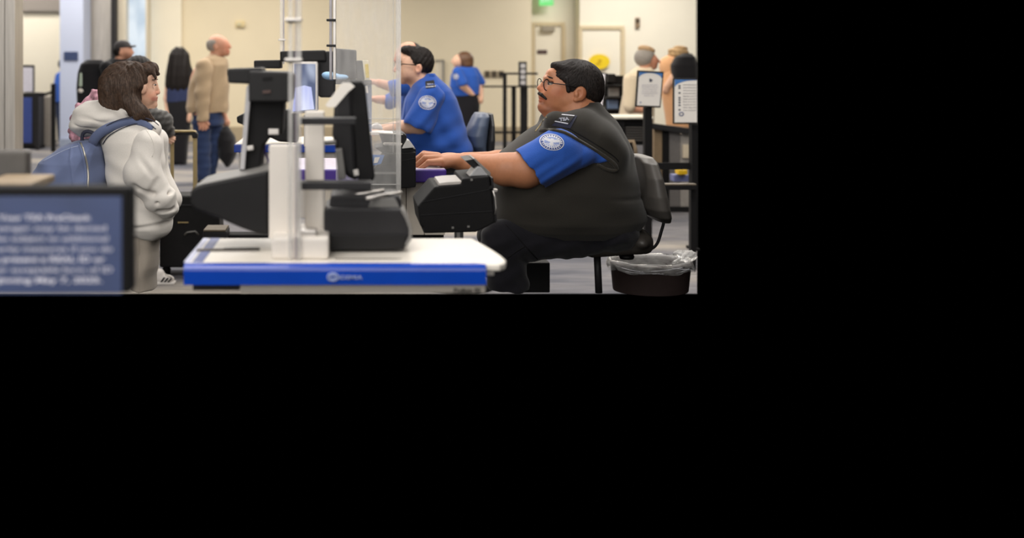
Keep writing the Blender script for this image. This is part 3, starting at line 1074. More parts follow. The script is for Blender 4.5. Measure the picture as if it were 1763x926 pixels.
m_jean = cloth('indigo_denim', (44, 58, 92), 0.001, 200, 0.18)
m_blk = cloth('black_cloth', (26, 25, 28), 0.001, 200)
m_puff = cloth('charcoal_nylon', (74, 72, 70), 0.003, 60, 0.2, 0.5)
m_eye = M('eye_white', (220, 212, 204), 0.25, var=0.01)
m_iris = M('dark_iris', (38, 26, 20), 0.2)
m_lens = CLEAR('spectacle_lens', 0.05, gloss=1.0)
m_stitch = M('pale_stitching', (206, 206, 212), 0.7)
m_navy = M('navy_twill', (38, 40, 58), 0.8)


def ring(name, px, py, d, rx, ry, r, mat, parent, n=24, skew=0.0, w=0.0):
    s = d / F
    P = []
    for k in range(n):
        a = 2 * math.pi * k / n
        P.append(pt(px, py, d) + Vector((rx * s * math.cos(a), w + skew * s * math.cos(a), ry * s * math.sin(a))))
    return tube(name, P, r * s, mat, parent, 6, True)


def patch(name, px, py, d, rx, ry, tree, parent, lift, rot=0.0):
    """round embroidered badge laid on the sleeve: rings, lettering dashes and a spread eagle"""
    R = [0, .14, .26, .36, .46, .56, .62, .68, .8, .86, .93, 1.0]
    NT = 72
    bm = bmesh.new()
    grid = []
    for r in R:
        row = []
        for k in range(NT):
            a = 2 * math.pi * k / NT
            x, y = r * rx * math.cos(a), r * ry * math.sin(a)
            c, s = math.cos(rot), math.sin(rot)
            X_, Y_ = px + x * c - y * s, py + x * s + y * c
            p = drape(tree, X_, Y_, d, lift)
            if p is None:
                p = Vector(pt(X_, Y_, d))
                p.y = grid[-1][k].co.y if grid else d
            row.append(bm.verts.new(p))
        grid.append(row)
    for i in range(1, len(R)):
        rm = (R[i] + R[i - 1]) / 2
        for k in range(NT):
            th = 2 * math.pi * (k + .5) / NT      # 0 right, pi/2 down
            f = bm.faces.new((grid[i - 1][k], grid[i - 1][(k + 1) % NT], grid[i][(k + 1) % NT], grid[i][k]))
            m = 0
            if rm > .93:
                m = 1
            elif rm > .86:
                m = 0
            elif rm > .68:
                m = 1 if (math.pi * 0.96 < th < 2.04 * math.pi and k % 3 != 0) or (0.30 < th < 2.84 and k % 3 == 1) else 0
            elif rm > .62:
                m = 1
            else:
                cx, cy = rm * math.cos(th), rm * math.sin(th)
                wing = abs(cy + .12 + .28 * abs(cx)) < .20 - .1 * abs(cx)
                bodyp = abs(cx) < .15 and -.45 < cy < .42
                tail = cy > .18 and k % 4 < 2
                m = 1 if wing or bodyp or tail else 2
            f.material_index = m
    o = from_bm(name, bm, [M('badge_navy', (52, 70, 130), .8), m_stitch, M('badge_pale_blue', (136, 150, 196), .8)], parent)
    o['label'] = 'round navy and white embroidered eagle badge'
    return o


def quad_patch(name, P, d, tree, mat, parent, lift, n=8):
    """four-cornered cloth piece laid over a surface (corners in order)"""
    bm = bmesh.new()
    G = []
    for i in range(n + 1):
        row = []
        for j in range(n + 1):
            u, v = i / n, j / n
            x = (P[0][0] * (1 - u) + P[1][0] * u) * (1 - v) + (P[3][0] * (1 - u) + P[2][0] * u) * v
            y = (P[0][1] * (1 - u) + P[1][1] * u) * (1 - v) + (P[3][1] * (1 - u) + P[2][1] * u) * v
            p = drape(tree, x, y, d, lift)
            if p is None:
                p = pt(x, y, d)
                if row:
                    p.y = row[-1].co.y
                elif G:
                    p.y = G[-1][j].co.y
            row.append(bm.verts.new(p))
        G.append(row)
    for i in range(n):
        for j in range(n):
            bm.faces.new((G[i][j], G[i + 1][j], G[i + 1][j + 1], G[i][j + 1]))
    return from_bm(name, bm, mat, parent)


def line_patch(name, pts, rpx, d, tree, mat, parent, lift=0.0, n=6):
    P = []
    for x, y in pts:
        p = drape(tree, x, y, d, lift)
        if p is not None:
            P.append(p)
    return tube(name, P, rpx * d / F, mat, parent, n)


def spline(pts, n=6):
    out = []
    P = [pts[0]] + list(pts) + [pts[-1]]
    for i in range(1, len(P) - 2):
        a, b, c, e = (np.array(P[i + q], float) for q in (-1, 0, 1, 2))
        for k in range(n):
            t = k / n
            out.append(tuple(.5 * ((2 * b) + (c - a) * t + (2 * a - 5 * b + 4 * c - e) * t * t + (3 * b - a - 3 * c + e) * t ** 3)))
    out.append(tuple(pts[-1]))
    return out


def tone_face(mouth, beard, lipc=(0.86, 0.62, 0.60), stub=(0.62, 0.58, 0.58), blush=None):
    """true skin colours: lips, beard shadow, redder cheeks"""
    def f(x, y, w):
        c = np.ones((len(x), 3))

        def mix(m, col):
            for i in range(3):
                c[:, i] = c[:, i] * (1 - m) + c[:, i] * col[i] * m
        for (bx, by, rx, ry) in beard:
            g = np.exp(-(((x - bx) / rx) ** 2 + ((y - by) / ry) ** 2) ** 2)
            mix(g, stub)
        for (bx, by, rx, ry) in blush or ():
            mix(np.exp(-(((x - bx) / rx) ** 2 + ((y - by) / ry) ** 2)), (1.0, 0.82, 0.78))
        if mouth:
            bx, by, rx, ry = mouth
            mix(np.exp(-(((x - bx) / rx) ** 2 + ((y - by) / ry) ** 2) ** 2), lipc)
        return c
    return f


# ---------------------------------------------------------------- the seated officer in the charcoal vest (in focus)
D = 5.0
head = [
    E(990, 141, 0, 45, 36, 35), E(1003, 150, 0, 32, 34, 34), E(961, 152, 0, 25, 33, 29, k=8),
    E(966, 172, 0, 30, 18, 29, k=8), E(956, 178, 0, 22, 14, 24, k=6),
    C(951, 127, -10, 9, 951, 127, 10, 9, k=8),
    C(941.5, 134.5, -13, 3.4, 940.5, 134, 12, 3.4, k=5),       # brow ridge
    C(939.5, 138, 0, 3.6, 931, 150, 0, 4.4, k=4), E(929.5, 152, 0, 5.2, 4.2, 5.0, k=3), E(935, 154.5, -5, 4.5, 3.6, 3.2, k=3), E(935, 154.5, 5, 4.5, 3.6, 3.2, k=3),
    E(936, 163, 0, 9, 9, 14, k=5),
    E(932, 168.3, 0, 4.2, 2.2, 9, k=2.5), E(931.8, 172.6, 0, 4.4, 2.6, 8, k=2.5),
    E(934, 182, 0, 8, 7.5, 11, k=5), E(943, 188, 0, 15, 9, 18, k=7),
    E(958, 160, -17, 18, 15, 12, k=8), E(958, 160, 17, 18, 15, 12, k=8),
    E(950, 143.5, -17, 6.0, 3.6, 6, k=3, sub=True), E(950, 143.5, 17, 6.0, 3.6, 6, k=3, sub=True),
    C(960, 190, 0, 20, 985, 200, 0, 36, k=10), C(985, 172, 0, 32, 1004, 208, 0, 42, k=10), E(950, 196, 0, 14, 9, 18, k=8),
]
ear = [E(999, 161.5, -36.5, 10.5, 12.8, 5.0, -14, k=2), E(996.5, 160.5, -42, 6.0, 8.0, 3.6, -14, k=1.5, sub=True), E(993, 163, -38.5, 3.2, 4.6, 3, k=2), E(992, 171.5, -36, 5.0, 4.2, 3.4, k=2),
       E(999, 161.5, 36.5, 10.5, 12.8, 5.0, -14, k=2)]
hand = [E(776, 277, -42, 27, 12.0, 20, 4, k=6), C(818, 282, -46, 15.5, 792, 279, -43, 13.5, k=7)]
for (wx, kx, ky, px_, py_, tx, ty, r) in ((-58, 758, 279, 738, 279.5, 721, 292, 5.0), (-47, 756, 273, 732, 272.5, 713, 288, 5.4), (-36, 753, 269.5, 728, 267.5, 708, 283, 5.6), (-25, 754, 269, 730, 265, 710, 279, 5.5)):
    hand += [C(kx, ky, wx * .95, r + 1.4, px_, py_, wx, r, k=3), C(px_, py_, wx, r, tx, ty, wx, r - 1.2, k=1.5)]
hand += [C(772, 283, -24, 7, 750, 288, -14, 6, k=4), C(750, 288, -14, 6, 733, 291, -12, 4.6, k=2)]
armL = [C(985, 268, -78, 22, 905, 292, -84, 30, k=8), C(905, 292, -84, 28, 868, 292, -74, 27, k=10), C(872, 291, -76, 26.5, 818, 282, -46, 15.5, k=6)]
armR = [C(985, 262, 85, 34, 905, 292, 84, 30, k=8), C(905, 292, 84, 28, 868, 291, 74, 26, k=10), C(872, 291, 76, 25, 805, 280, 46, 14, k=6), E(778, 277, 42, 26, 11, 18, k=5)]
for (wx, tx, ty) in ((26, 716, 286), (36, 712, 288), (46, 715, 290), (56, 724, 290)):
    armR += [C(756, 273, wx, 6.4, 732, 272, wx, 5.2, k=3), C(732, 272, wx, 5.2, tx, ty, wx, 4.2, k=1.5)]
torso = [E(1003, 262, 0, 66, 66, 84, k=12), E(975, 335, 0, 110, 64, 96, k=14),
         C(1050, 395, -46, 30, 868, 413, -50, 26, k=8), C(1050, 395, 46, 30, 868, 413, 50, 26, k=8),
         C(868, 414, -50, 25, 878, 466, -50, 19, k=5), C(868, 414, 50, 25, 878, 466, 50, 19, k=5)]
of_tone = tone_face((929, 171, 9, 4.6), [(934, 184, 16, 9), (950, 192, 20, 8), (931, 177, 6, 3)], blush=[(932, 152, 8, 6), (955, 158, 14, 9), (999, 162, 10, 12)], stub=(0.66, 0.60, 0.58))
off = body('person', head + ear + torso + armL + hand + armR, D, 1.15, s_tan, None, None, of_tone)
tag(off, 'large seated officer with glasses, moustache and charcoal vest over blue shirt, hands on the desk', 'person')

hairp = [E(990, 139, 0, 47.5, 37, 37.5), E(1006, 150, 0, 33, 34, 36.5, k=6), E(1018, 160, 0, 19, 24, 30, k=5), E(968, 118.5, 0, 20, 9, 29, -24, k=6),
         # clear the face, the temple, the ear and the neck
         E(938, 158, 0, 33, 34, 60, k=1.5, sub=True), E(952, 168, 0, 28, 38, 60, k=2, sub=True), B(962, 185, 0, 30, 25, 60, rnd=6, k=3, sub=True),
         E(999, 163, -40, 12, 13.5, 16, -14, k=2, sub=True), E(999, 163, 40, 12, 13.5, 16, -14, k=2, sub=True), E(990, 174, -40, 14, 12, 18, k=2, sub=True),
         C(985, 196, 0, 20, 1010, 196, 0, 19.5, k=2, sub=True), B(990, 195, 0, 50, 17, 60, rnd=4, k=2, sub=True)]
def hair_d(x, y, w):
    return 0.2 * np.sin(x * .5 + y * .9) * np.sin(y * .3 + w * .5)
hr = body('hair', hairp, D, 1.15, m_hair_k, off, hair_d)
for s_ in (-1, 1):
    body('sideburn', [C(977, 136, s_ * 31, 5, 979, 156, s_ * 31.5, 4, k=2)], D, 1.2, m_hair_k, off)
mu = body('moustache', [C(929, 161, -4, 3.0, 933, 163.5, -11, 3.2, k=1.5), C(933, 163.5, -11, 3.2, 940, 170, -17, 2.0, k=1), C(929, 161, 4, 2.6, 933, 163.5, 11, 2.4, k=1.5), C(933, 163.5, 11, 2.4, 940, 170, 17, 1.5, k=1), C(928.5, 161, -4, 2.4, 928.5, 161, 4, 2.4, k=1)], D, 0.7, m_hair_k, off)
for s in (-1, 1):
    body('eyebrow', [C(938.5, 133, s * 5, 1.6, 943, 131.8, s * 14, 1.8, k=1), C(943, 131.8, s * 14, 1.8, 951, 134.5, s * 21, 1.1, k=1)], D, 0.7, m_hair_k, off)
    ey = body('eye', [E(948, 144, s * 15.5, 4.6, 3.0, 4.2, k=0)], D, 0.6, m_eye, off)
    body('iris', [E(944.6, 144, s * 17.0, 1.8, 2.2, 2.0, k=0)], D, 0.5, m_iris, ey)
    body('eyelid', [C(943.5, 141.8, s * 15, 1.0, 952, 142.6, s * 20.5, 1.0, k=1)], D, 0.5, s_tan, off)
gl = tube('glasses', [pt(941, 146, D - .052) + Vector((5.6 * D / F * math.cos(a), .012 * math.cos(a), 9.5 * D / F * math.sin(a))) for a in [2 * math.pi * k / 24 for k in range(24)]], 0.0024, m_black, off, 6, True)
tube('frame', [pt(931.5, 143, D) + Vector((3.6 * D / F * math.cos(a), .04, 7.5 * D / F * math.sin(a))) for a in [2 * math.pi * k / 24 for k in range(24)]], 0.0018, m_black, gl, 6, True)
tube('frame', [pt(936.5, 142, D - .046), pt(933.5, 140.5, D), pt(932.5, 141, D) + Vector((0, .036, 0))], 0.0017, m_black, gl, 6)
tube('temple', [pt(946, 142.5, D - .056), pt(949, 143, D - .076), pt(974, 146, D - .099), pt(992, 151, D - .1)], 0.0021, m_black, gl, 6)
adopt(disc('lens', pt(941, 146, D - .051), 5.2 * D / F, 9 * D / F, 0.001, m_lens, None, 24), gl)

# clothing
vrows = [(176, 1004, 1030, 34), (183, 989, 1036, 42), (190, 971, 1042, 50), (198, 955, 1050, 58), (208, 939, 1060, 70), (220, 916, 1068, 82), (243, 886, 1079, 93), (263, 862, 1087, 98), (286, 852, 1092, 102), (322, 848, 1097, 108), (350, 847, 1105, 108), (375, 848, 1109, 106), (390, 858, 1103, 98), (402, 885, 1086, 84)]
def vest_d(x, y, w):
    d_ = 0.9 * np.sin((y + .25 * x) * .11 + .02 * x) * np.exp(-((y - 372) / 26) ** 2)
    d_ += 1.6 * np.exp(-((y - 331 - .06 * (x - 1000) + .002 * (x - 1020) ** 2 * .1) / 4.0) ** 2) * (x > 1015) * np.clip((x - 1015) / 40, 0, 1)
    d_ += 0.7 * np.sin(x * .05 - y * .12)
    return d_
vest = body('vest', [L(vrows, p=2.25),
                     C(958, 214, -50, 22, 1028, 246, -66, 36, k=16), C(1000, 222, -55, 34, 1052, 268, -68, 28, k=14),
                     C(958, 214, 50, 22, 1028, 246, 66, 36, k=16),
                     E(952, 182, 0, 26, 16, 34, -30, k=3, sub=True)], D, 1.7, m_vest, off, vest_d)
def sl_d(x, y, w):
    u = (x - 900) * .55 + (y - 230) * .84
    return 1.5 * np.sin(u * .17 + .6 * np.sin(x * .03)) * np.clip((y - 238) / 30, 0, 1) + .9 * np.sin(u * .36 + x * .02) * np.clip((y - 250) / 30, 0, 1)
slv = body('shirt_sleeve', [C(904, 296, -88, 40, 962, 264, -98, 38, k=12), C(962, 264, -98, 37, 998, 268, -98, 22, k=12), C(998, 268, -98, 20, 1046, 273, -94, 4, k=8),
                            CUT(906.5, 295, -64, 47), C(880, 312, -86, 33, 915, 290, -90, 33, k=2, sub=True)], D, 1.35, m_shirt, off, sl_d)
slv2 = body('shirt_sleeve', [C(904, 296, 88, 40, 962, 263, 98, 38.5, k=12), C(962, 263, 98, 38, 1000, 260, 80, 30, k=14), CUT(906.5, 295, -64, 47)], D, 2.2, m_shirt, off)
tree = bvh([vest, slv])
# armhole binding: runs over the shoulder, under the arm and curls back
hole = spline([(930, 224), (950, 224), (972, 229), (996, 242), (1018, 255), (1040, 269), (1055, 280), (1061, 287)], 5)
line_patch('armhole_binding', hole, 3.4, D, tree, m_trim, vest, 0.001)
line_patch('armhole_seam', [(x + 4, y - 9) for x, y in hole[6:]], 0.9, D, tree, m_blackm, vest, 0.0)
flap = spline([(1061, 287), (1062, 292), (1054, 294), (1040, 290), (1028, 283)], 5)
line_patch('armhole_binding', flap, 3.0, D, tree, m_trim, vest, 0.001)
# navy shoulder of the shirt between the vest edges, with the slide
q1 = quad_patch('shoulder_strap', [(950, 216), (972, 195), (994, 199), (982, 221)], D, tree, m_navy, vest, 0.004)
e1 = quad_patch('epaulette', [(955, 209), (968, 196.5), (990, 198.5), (979, 214)], D, tree, M('slide_black', (30, 28, 30), .8), vest, 0.008)
quad_patch('stripe', [(966.5, 197.5), (967.5, 196.2), (989.5, 198.2), (988.5, 199.6)], D, tree, m_stitch, e1, 0.0095, 4)
quad_patch('stripe', [(954.5, 209.2), (956, 207.8), (978.5, 212), (977.5, 213.6)], D, tree, m_stitch, e1, 0.0095, 4)
tz = drape(tree, 966, 209, D, 0.022)
tx_ = text('lettering', 'TSA', 971.5, 207.5, tz.y, 5.4, m_stitch, e1, 'CENTER', 17, rot=0.10, bold=0.0008)
patch('shoulder_badge', 950, 244.5, D, 21.5, 14.2, tree, slv, 0.0018, 0.18)
line_patch('zipper', [(922, 226), (930, 216), (936, 207), (941, 202)], 1.4, D, tree, m_gold, vest, 0.001)
trs = body('trousers', [C(1052, 397, -46, 36, 868, 416, -52, 36, k=10), C(1010, 410, -48, 28, 960, 414, -50, 30, k=8), C(864, 415, -52, 35, 876, 500, -52, 34, k=10), C(1062, 396, 44, 32, 868, 416, 52, 36, k=10), C(864, 415, 52, 35, 876, 500, 52, 34, k=10), E(1050, 398, 0, 48, 30, 88, k=8), CUT(880, 487, 0, 1)],
           D, 1.9, m_trs, off, lambda x, y, w: 1.3 * np.sin(x * .10 + y * .19) * np.clip((y - 385) / 20, 0, 1) + .8 * np.sin(x * .22 - y * .13))
line_patch('side_seam', spline([(870, 386), (884, 400), (905, 424), (925, 446)], 4), 0.8, D, bvh([trs]), m_blackm, trs, 0.0008)
line_patch('pocket_edge', spline([(874, 444), (890, 432), (904, 424)], 4), 0.8, D, bvh([trs]), m_blackm, trs, 0.0008)

# stool
stl = thing('office_stool', (pt(1030, 0, D).x, D, 0.42), 'dark grey drafting stool with a curved backrest under the large officer', 'stool')
body('seat', [B(1055, 416, 0, 56, 16, 58, 4, 12, k=8), E(1090, 409, 0, 25, 20, 72, k=8), E(1000, 425, 0, 36, 11, 56, k=6)], D, 2.2, M('grey_vinyl', (60, 56, 52), 0.45, var=.06), stl)
body('backrest', [L([(268, 1098, 1116, 50), (276, 1091, 1121, 72), (300, 1091, 1127, 88), (330, 1093, 1134, 92), (352, 1098, 1139, 90), (366, 1107, 1143, 80), (376, 1122, 1144, 60)], p=2.6), E(1060, 320, 0, 42, 90, 120, k=3, sub=True)], D, 1.6, M('backrest_grey', (84, 80, 76), 0.45, var=.05), stl)
prism('mechanism', [(1008, 433), (1098, 428), (1098, 437), (1046, 440), (1044, 442), (1012, 441)], D - 0.06, 0.12, m_black, stl, 0.004)
ptube('post', [(1028, 438, D), (1029.5, 470, D), (1031, 504, D)], 6.2, m_dark, stl, 12)
lathe('lever_knob', pt(1079, 446, D - 0.05), [(0.0, 0), (0.03, 0.002), (0.034, 0.012), (0.03, 0.022), (0.018, 0.024), (0.018, 0.03)], m_black, stl, 20)
ptube('back_bracket', spline([(1131, 300, D), (1138, 325, D), (1143, 350, D), (1144, 376, D), (1138, 400, D), (1132, 418, D), (1122, 428, D), (1104, 433, D), (1074, 434, D)], 4), 2.8, m_black, stl)
lathe('tension_knob', pt(1136, 324, D - 0.03), [(0.0, -0.022), (0.014, -0.022), (0.016, 0.0), (0.012, 0.016), (0, 0.017)], m_black, stl, 14)

# waste bin with a clear liner
bd = 5.6
bx = X(1120, bd)
bn = thing('waste_bin', (bx, bd, 0.30), 'dark brown waste bin with a clear plastic liner folded over its rim behind the stool', 'bin')
lathe('shell', (bx, bd, 0), [(0.155, 0.288), (0.157, 0.292), (0.168, 0.425), (0.171, 0.428), (0.171, 0.436), (0.162, 0.436), (0.158, 0.425), (0.150, 0.292)], M('brown_bin', (66, 54, 52), 0.5, var=.05), bn, 40, 1.2)
bm = bmesh.new()
rg = []
NL = 60
for r, z, wob in ((0.138, 0.33, 0.001), (0.151, 0.425, 0.001), (0.161, 0.438, 0.001), (0.170, 0.447, 0.003), (0.177, 0.440, 0.003), (0.178, 0.416, 0.005), (0.176, 0.398, 0.008)):
    row = []
    for k in range(NL):
        a = 2 * math.pi * k / NL
        q = r + wob * math.sin(a * 9 + z * 90) + wob * .7 * math.sin(a * 17 + 2)
        row.append(bm.verts.new((bx + 1.2 * q * math.cos(a), bd + q * math.sin(a), z + .006 * math.sin(a * 7 + 1) * (1 if z < .42 else .4))))
    rg.append(row)
for a_, b_ in zip(rg, rg[1:]):
    for k in range(NL):
        bm.faces.new((a_[k], a_[(k + 1) % NL], b_[(k + 1) % NL], b_[k]))
from_bm('liner', bm, m_liner, bn, True)
kn = body('liner_knot', [E(1184, 441, -20, 16, 9, 14, 12, k=4), E(1170, 436, -10, 12, 5, 10, k=4), C(1184, 440, -22, 5, 1160, 452, -48, 3, k=4)], bd, 1.3, CLEAR('liner_bunched', 0.42, rough=.2, gloss=1.0), bn,
          lambda x, y, w: 1.2 * np.sin(x * .5 + y * .8) * np.sin(w * .4 + y * .3))
for (a0, a1, z0, z1) in ((-2.7, -1.9, .425, .408), (-2.0, -1.0, .412, .43), (-1.3, -.6, .43, .41), (-2.4, -1.5, .404, .404), (-1.2, -.75, .405, .418)):
    tube('liner_crease', [(bx + 1.2 * .179 * math.cos(a0 + (a1 - a0) * t), bd + .181 * math.sin(a0 + (a1 - a0) * t), z0 + (z1 - z0) * t) for t in [i / 6 for i in range(7)]], 0.0012, m_stitch, bn, 5)


def strands(name, hairobj, mat, d, n, length, flow, width=.5, lift=.5, steps=5, seed=1, keep=None):
    """separate locks of hair combed over a head of hair: flow(px, py, w) gives the combing direction in px"""
    rnd = random.Random(seed)
    me = hairobj.data
    sc = d / F
    tr = bvh([hairobj])
    polys = me.polygons
    V, Fc = [], []
    topx = lambda c: ((c.x / sc) + PX0, PY0 - (c.z - EYE) / sc, (c.y - d) / sc)
    k = 0
    tries = 0
    while k < n and tries < n * 8:
        tries += 1
        pl = polys[rnd.randrange(len(polys))]
        c = pl.center.copy()
        if c.y > d + 12 * sc:
            continue
        q = topx(c)
        if keep and not keep(*q):
            continue
        p = c
        pts = []
        L_ = length * (.6 + .8 * rnd.random())
        jit = (rnd.random() - .5) * .5
        for i in range(steps + 1):
            h, nr, _, _ = tr.find_nearest(p)
            if h is None:
                break
            pts.append((h + nr * (lift * sc * (1 + .8 * math.sin(i / steps * 3))), nr))
            f = Vector(flow(*topx(h)))
            ca, sa = math.cos(jit), math.sin(jit)
            v = Vector((f[0] * ca - f[1] * sa, f[2], -(f[0] * sa + f[1] * ca)))
            v -= nr * v.dot(nr)
            if v.length < 1e-6:
                break
            p = h + v.normalized() * (L_ / steps * sc)
        if len(pts) < 3:
            continue
        k += 1
        b0 = len(V)
        for i, (h, nr) in enumerate(pts):
            a = pts[max(i - 1, 0)][0]
            b = pts[min(i + 1, len(pts) - 1)][0]
            side = (b - a).cross(nr)
            if side.length > 0:
                side.normalize()
            wd = width * sc * (1 - .75 * i / (len(pts) - 1))
            V += [h - side * wd, h + nr * wd * .9, h + side * wd]
        for i in range(len(pts) - 1):
            o_ = b0 + 3 * i
            Fc += [(o_, o_ + 1, o_ + 4, o_ + 3), (o_ + 1, o_ + 2, o_ + 5, o_ + 4)]
    me2 = bpy.data.meshes.new(name)
    me2.from_pydata([tuple(v) for v in V], [], Fc)
    o = link(name, me2, mat, hairobj.parent, True)
    o['kind'] = 'stuff'
    return o


m_lock_k = M('black_hair_locks', (38, 31, 28), .55, var=.4, scale=120, spec=.3)
m_lock_b = M('brown_hair_locks', (74, 56, 44), .5, var=.4, scale=90, spec=.35)


def flow_short(x, y, w):
    # combed from the crown outwards: forward over the brow, down the sides and the nape
    vx, vy = x - 1002, y - 122
    return (vx * .6 - 8 * (x < 985), max(vy, -6) * .5 + 12 + (x > 1015) * 10, w * .35)


strands('hair_locks', hr, m_lock_k, D, 2600, 11, flow_short, .55, .35, 4, 3)

# ---------------------------------------------------------------- the young woman in the grey hooded top
D2 = 5.2
wom = body('person', [
    E(222, 142, 0, 40, 34, 33), E(250, 152, 0, 20, 30, 25, k=8), E(255, 172, 0, 15, 13, 17, k=8), E(264, 181, 0, 7, 6, 9, k=5),
    E(262, 131, 0, 8, 14, 20, k=6),
    C(268.5, 144, 0, 3.0, 273, 157, 0, 2.8, k=3), E(271, 160, 0, 4.4, 3.0, 4.4, k=2.5), E(268.5, 167.5, 0, 3.6, 2.0, 6, k=2), E(267.5, 172, 0, 3.6, 2.2, 6, k=2),
    E(256, 165, -12, 11, 12, 9, k=6), E(256, 165, 12, 11, 12, 9, k=6), E(268, 147, -13, 5, 3, 6, k=2, sub=True),
    E(246, 153, -27, 6, 9, 4, k=3),
    C(235, 172, 0, 20, 225, 215, 0, 26, k=8), E(228, 290, 0, 44, 80, 62, k=14),
    C(248, 250, -48, 12, 246, 305, -62, 14, k=8), C(246, 305, -62, 17, 285, 352, -45, 12, k=6), E(288, 356, -42, 12, 8, 8, k=4),
    C(250, 240, 55, 18, 246, 305, 62, 18, k=8), C(246, 305, 62, 17, 285, 352, 45, 12, k=6), E(288, 356, 42, 12, 8, 8, k=4),
    C(244, 390, -20, 12, 242, 488, -20, 9, k=8), C(244, 390, 22, 18, 246, 496, 22, 15, k=8), CUT(250, 493, 0, 1)],
    D2, 1.15, s_fair, None, None, tone_face((268, 170, 5, 3.6), [], (0.86, .60, .60), blush=[(262, 164, 9, 7), (271, 159, 4, 4)]))
tag(wom, 'young woman with long brown hair in a pale grey hooded top with a blue backpack', 'person')
def wh_d(x, y, w):
    return .5 * np.sin(x * .35 - .2 * y + w * .3) + .35 * np.sin(x * .8 + w * .5 - y * .1)
body('hair', [E(221, 146, 0, 46, 41, 40), E(206, 152, 0, 32, 42, 40, k=8), E(256, 122, 0, 17, 15, 24, 32, k=6), C(205, 150, -10, 34, 203, 176, -10, 32, k=8),
              C(234, 120, -22, 12, 238, 148, -34, 6, k=6), C(216, 150, -28, 16, 226, 178, -33, 13, k=8), C(226, 178, -33, 13, 244, 196, -38, 11, k=6), C(242, 192, -38, 11, 262, 208, -34, 5, k=4), C(222, 176, -34, 12, 236, 202, -42, 6, k=5),
              C(216, 160, -22, 18, 226, 186, -26, 14, k=6), C(260, 116, -8, 8, 272, 127, -8, 2.6, k=3), C(262, 120, -16, 5, 268, 134, -20, 1.6, k=2),
              E(267, 160, -4, 24, 23, 42, -8, k=2, sub=True), E(264, 142, -2, 9, 16, 28, k=2, sub=True), E(259, 176, -10, 13, 12, 34, -20, k=2, sub=True),
              CUT(204, 190, -10, 26)], D2, 1.2, m_hair_b, wom, wh_d)
for s in (-1, 1):
    body('eyebrow', [C(262, 137.5, s * 18, .7, 270, 136.5, s * 9, .8, k=1)], D2, .6, m_hair_b, wom)
    ey = body('eye', [E(266.5, 146, s * 13.6, 2.4, 1.3, 2.6, k=0)], D2, .5, m_eye, wom)
    body('iris', [E(267.8, 146, s * 14.2, 1.7, 1.6, 2.3, k=0)], D2, .45, m_iris, ey)
body('earring', [E(240.5, 147.5, -36.5, 1.6, 1.6, 1.6, k=0)], D2, .5, M('pearl', (236, 226, 206), .25), wom)
wh = [o for o in wom.children if o.name.startswith('hair')][0]


def flow_long(x, y, w):
    if y < 128:
        return ((x - 226) * .8 + (6 if x > 226 else -6), 14, w * .3)
    return (-(x - 215) * .03 + (x > 236) * 3 + max(0, y - 165) * .3, 20, w * .02)


strands('hair_locks', wh, m_lock_b, D2, 1500, 34, flow_long, .6, .35, 8, 5)
hoodp = [E(186, 205, 0, 56, 30, 56, -6), E(165, 205, 0, 42, 27, 50, 0, k=8), C(150, 188, -12, 10, 226, 190, -36, 8, k=6), C(150, 185, 12, 10, 226, 188, 30, 8, k=6), E(142, 215, 0, 20, 20, 38, k=6),
         E(214, 172, 0, 50, 18, 34, -4, k=4, sub=True),
         C(128, 199, -46, 2.2, 180, 212, -58, 2.8, k=5, sub=True), C(180, 212, -58, 2.8, 226, 202, -56, 2.2, k=5, sub=True), C(124, 214, -38, 1.8, 166, 226, -48, 2.2, k=5, sub=True)]
def hd(x, y, w):
    return 1.6 * np.sin((y + .28 * x) * .22 + .02 * w) * np.clip((240 - x) / 60, 0, 1)
hood = body('hood', hoodp, D2, 1.5, m_hood, wom, hd)
hrows = [(203, 185, 255, 30), (212, 172, 266, 48), (222, 168, 274, 58), (243, 174, 280, 64), (262, 182, 281, 66), (290, 184, 283, 66), (320, 187, 288, 66), (350, 192, 298, 66), (375, 203, 299, 64), (388, 211, 297, 62), (396, 218, 294, 58), (404, 236, 288, 52), (409, 256, 280, 44)]
def ho_d(x, y, w):
    return 1.0 * np.sin((y - .6 * x) * .16) * np.clip((y - 250) / 30, 0, 1) + 1.4 * np.exp(-((y - 384 + .12 * (x - 240)) / 4) ** 2) - .8 * np.exp(-((y - 379 + .12 * (x - 240)) / 3) ** 2)
top = body('hooded_top', [L(hrows, p=2.3), C(192, 218, -20, 12, 262, 222, -30, 16, k=10)], D2, 1.6, m_hood, wom, ho_d)
def sv_d(x, y, w):
    a = 1.3 * np.sin((y + .75 * x + .02 * (y - 300) ** 2 * .3) * .13 + 1.0) * np.clip((y - 300) / 25, 0, 1)
    return a + .5 * np.sin((y - .9 * x) * .15)
slw = body('sleeve', [C(254, 248, -56, 24, 246, 300, -66, 29, k=14), C(244, 300, -66, 30, 278, 344, -58, 25, k=10), C(278, 344, -58, 25, 289, 357, -50, 17, k=6), C(223, 308, -66, 6, 242, 300, -64, 22, k=8), C(294, 350, -50, 11, 290, 366, -48, 10, k=6),
    C(232, 322, -92, 3, 264, 334, -84, 3.5, k=7, sub=True), C(286, 296, -84, 3, 262, 326, -92, 3.5, k=7, sub=True), C(300, 360, -64, 2.5, 274, 366, -76, 3, k=6, sub=True), C(238, 268, -92, 2.5, 262, 300, -94, 3, k=8, sub=True), C(296, 330, -70, 2.5, 270, 350, -84, 3, k=6, sub=True)], D2, 1.4, m_hood, wom, sv_d)
body('sleeve', [C(258, 246, 50, 24, 250, 300, 60, 28, k=14), C(250, 300, 60, 28, 284, 350, 50, 22, k=10)], D2, 2.2, m_hood, wom)
tr2 = bvh([top, slw])
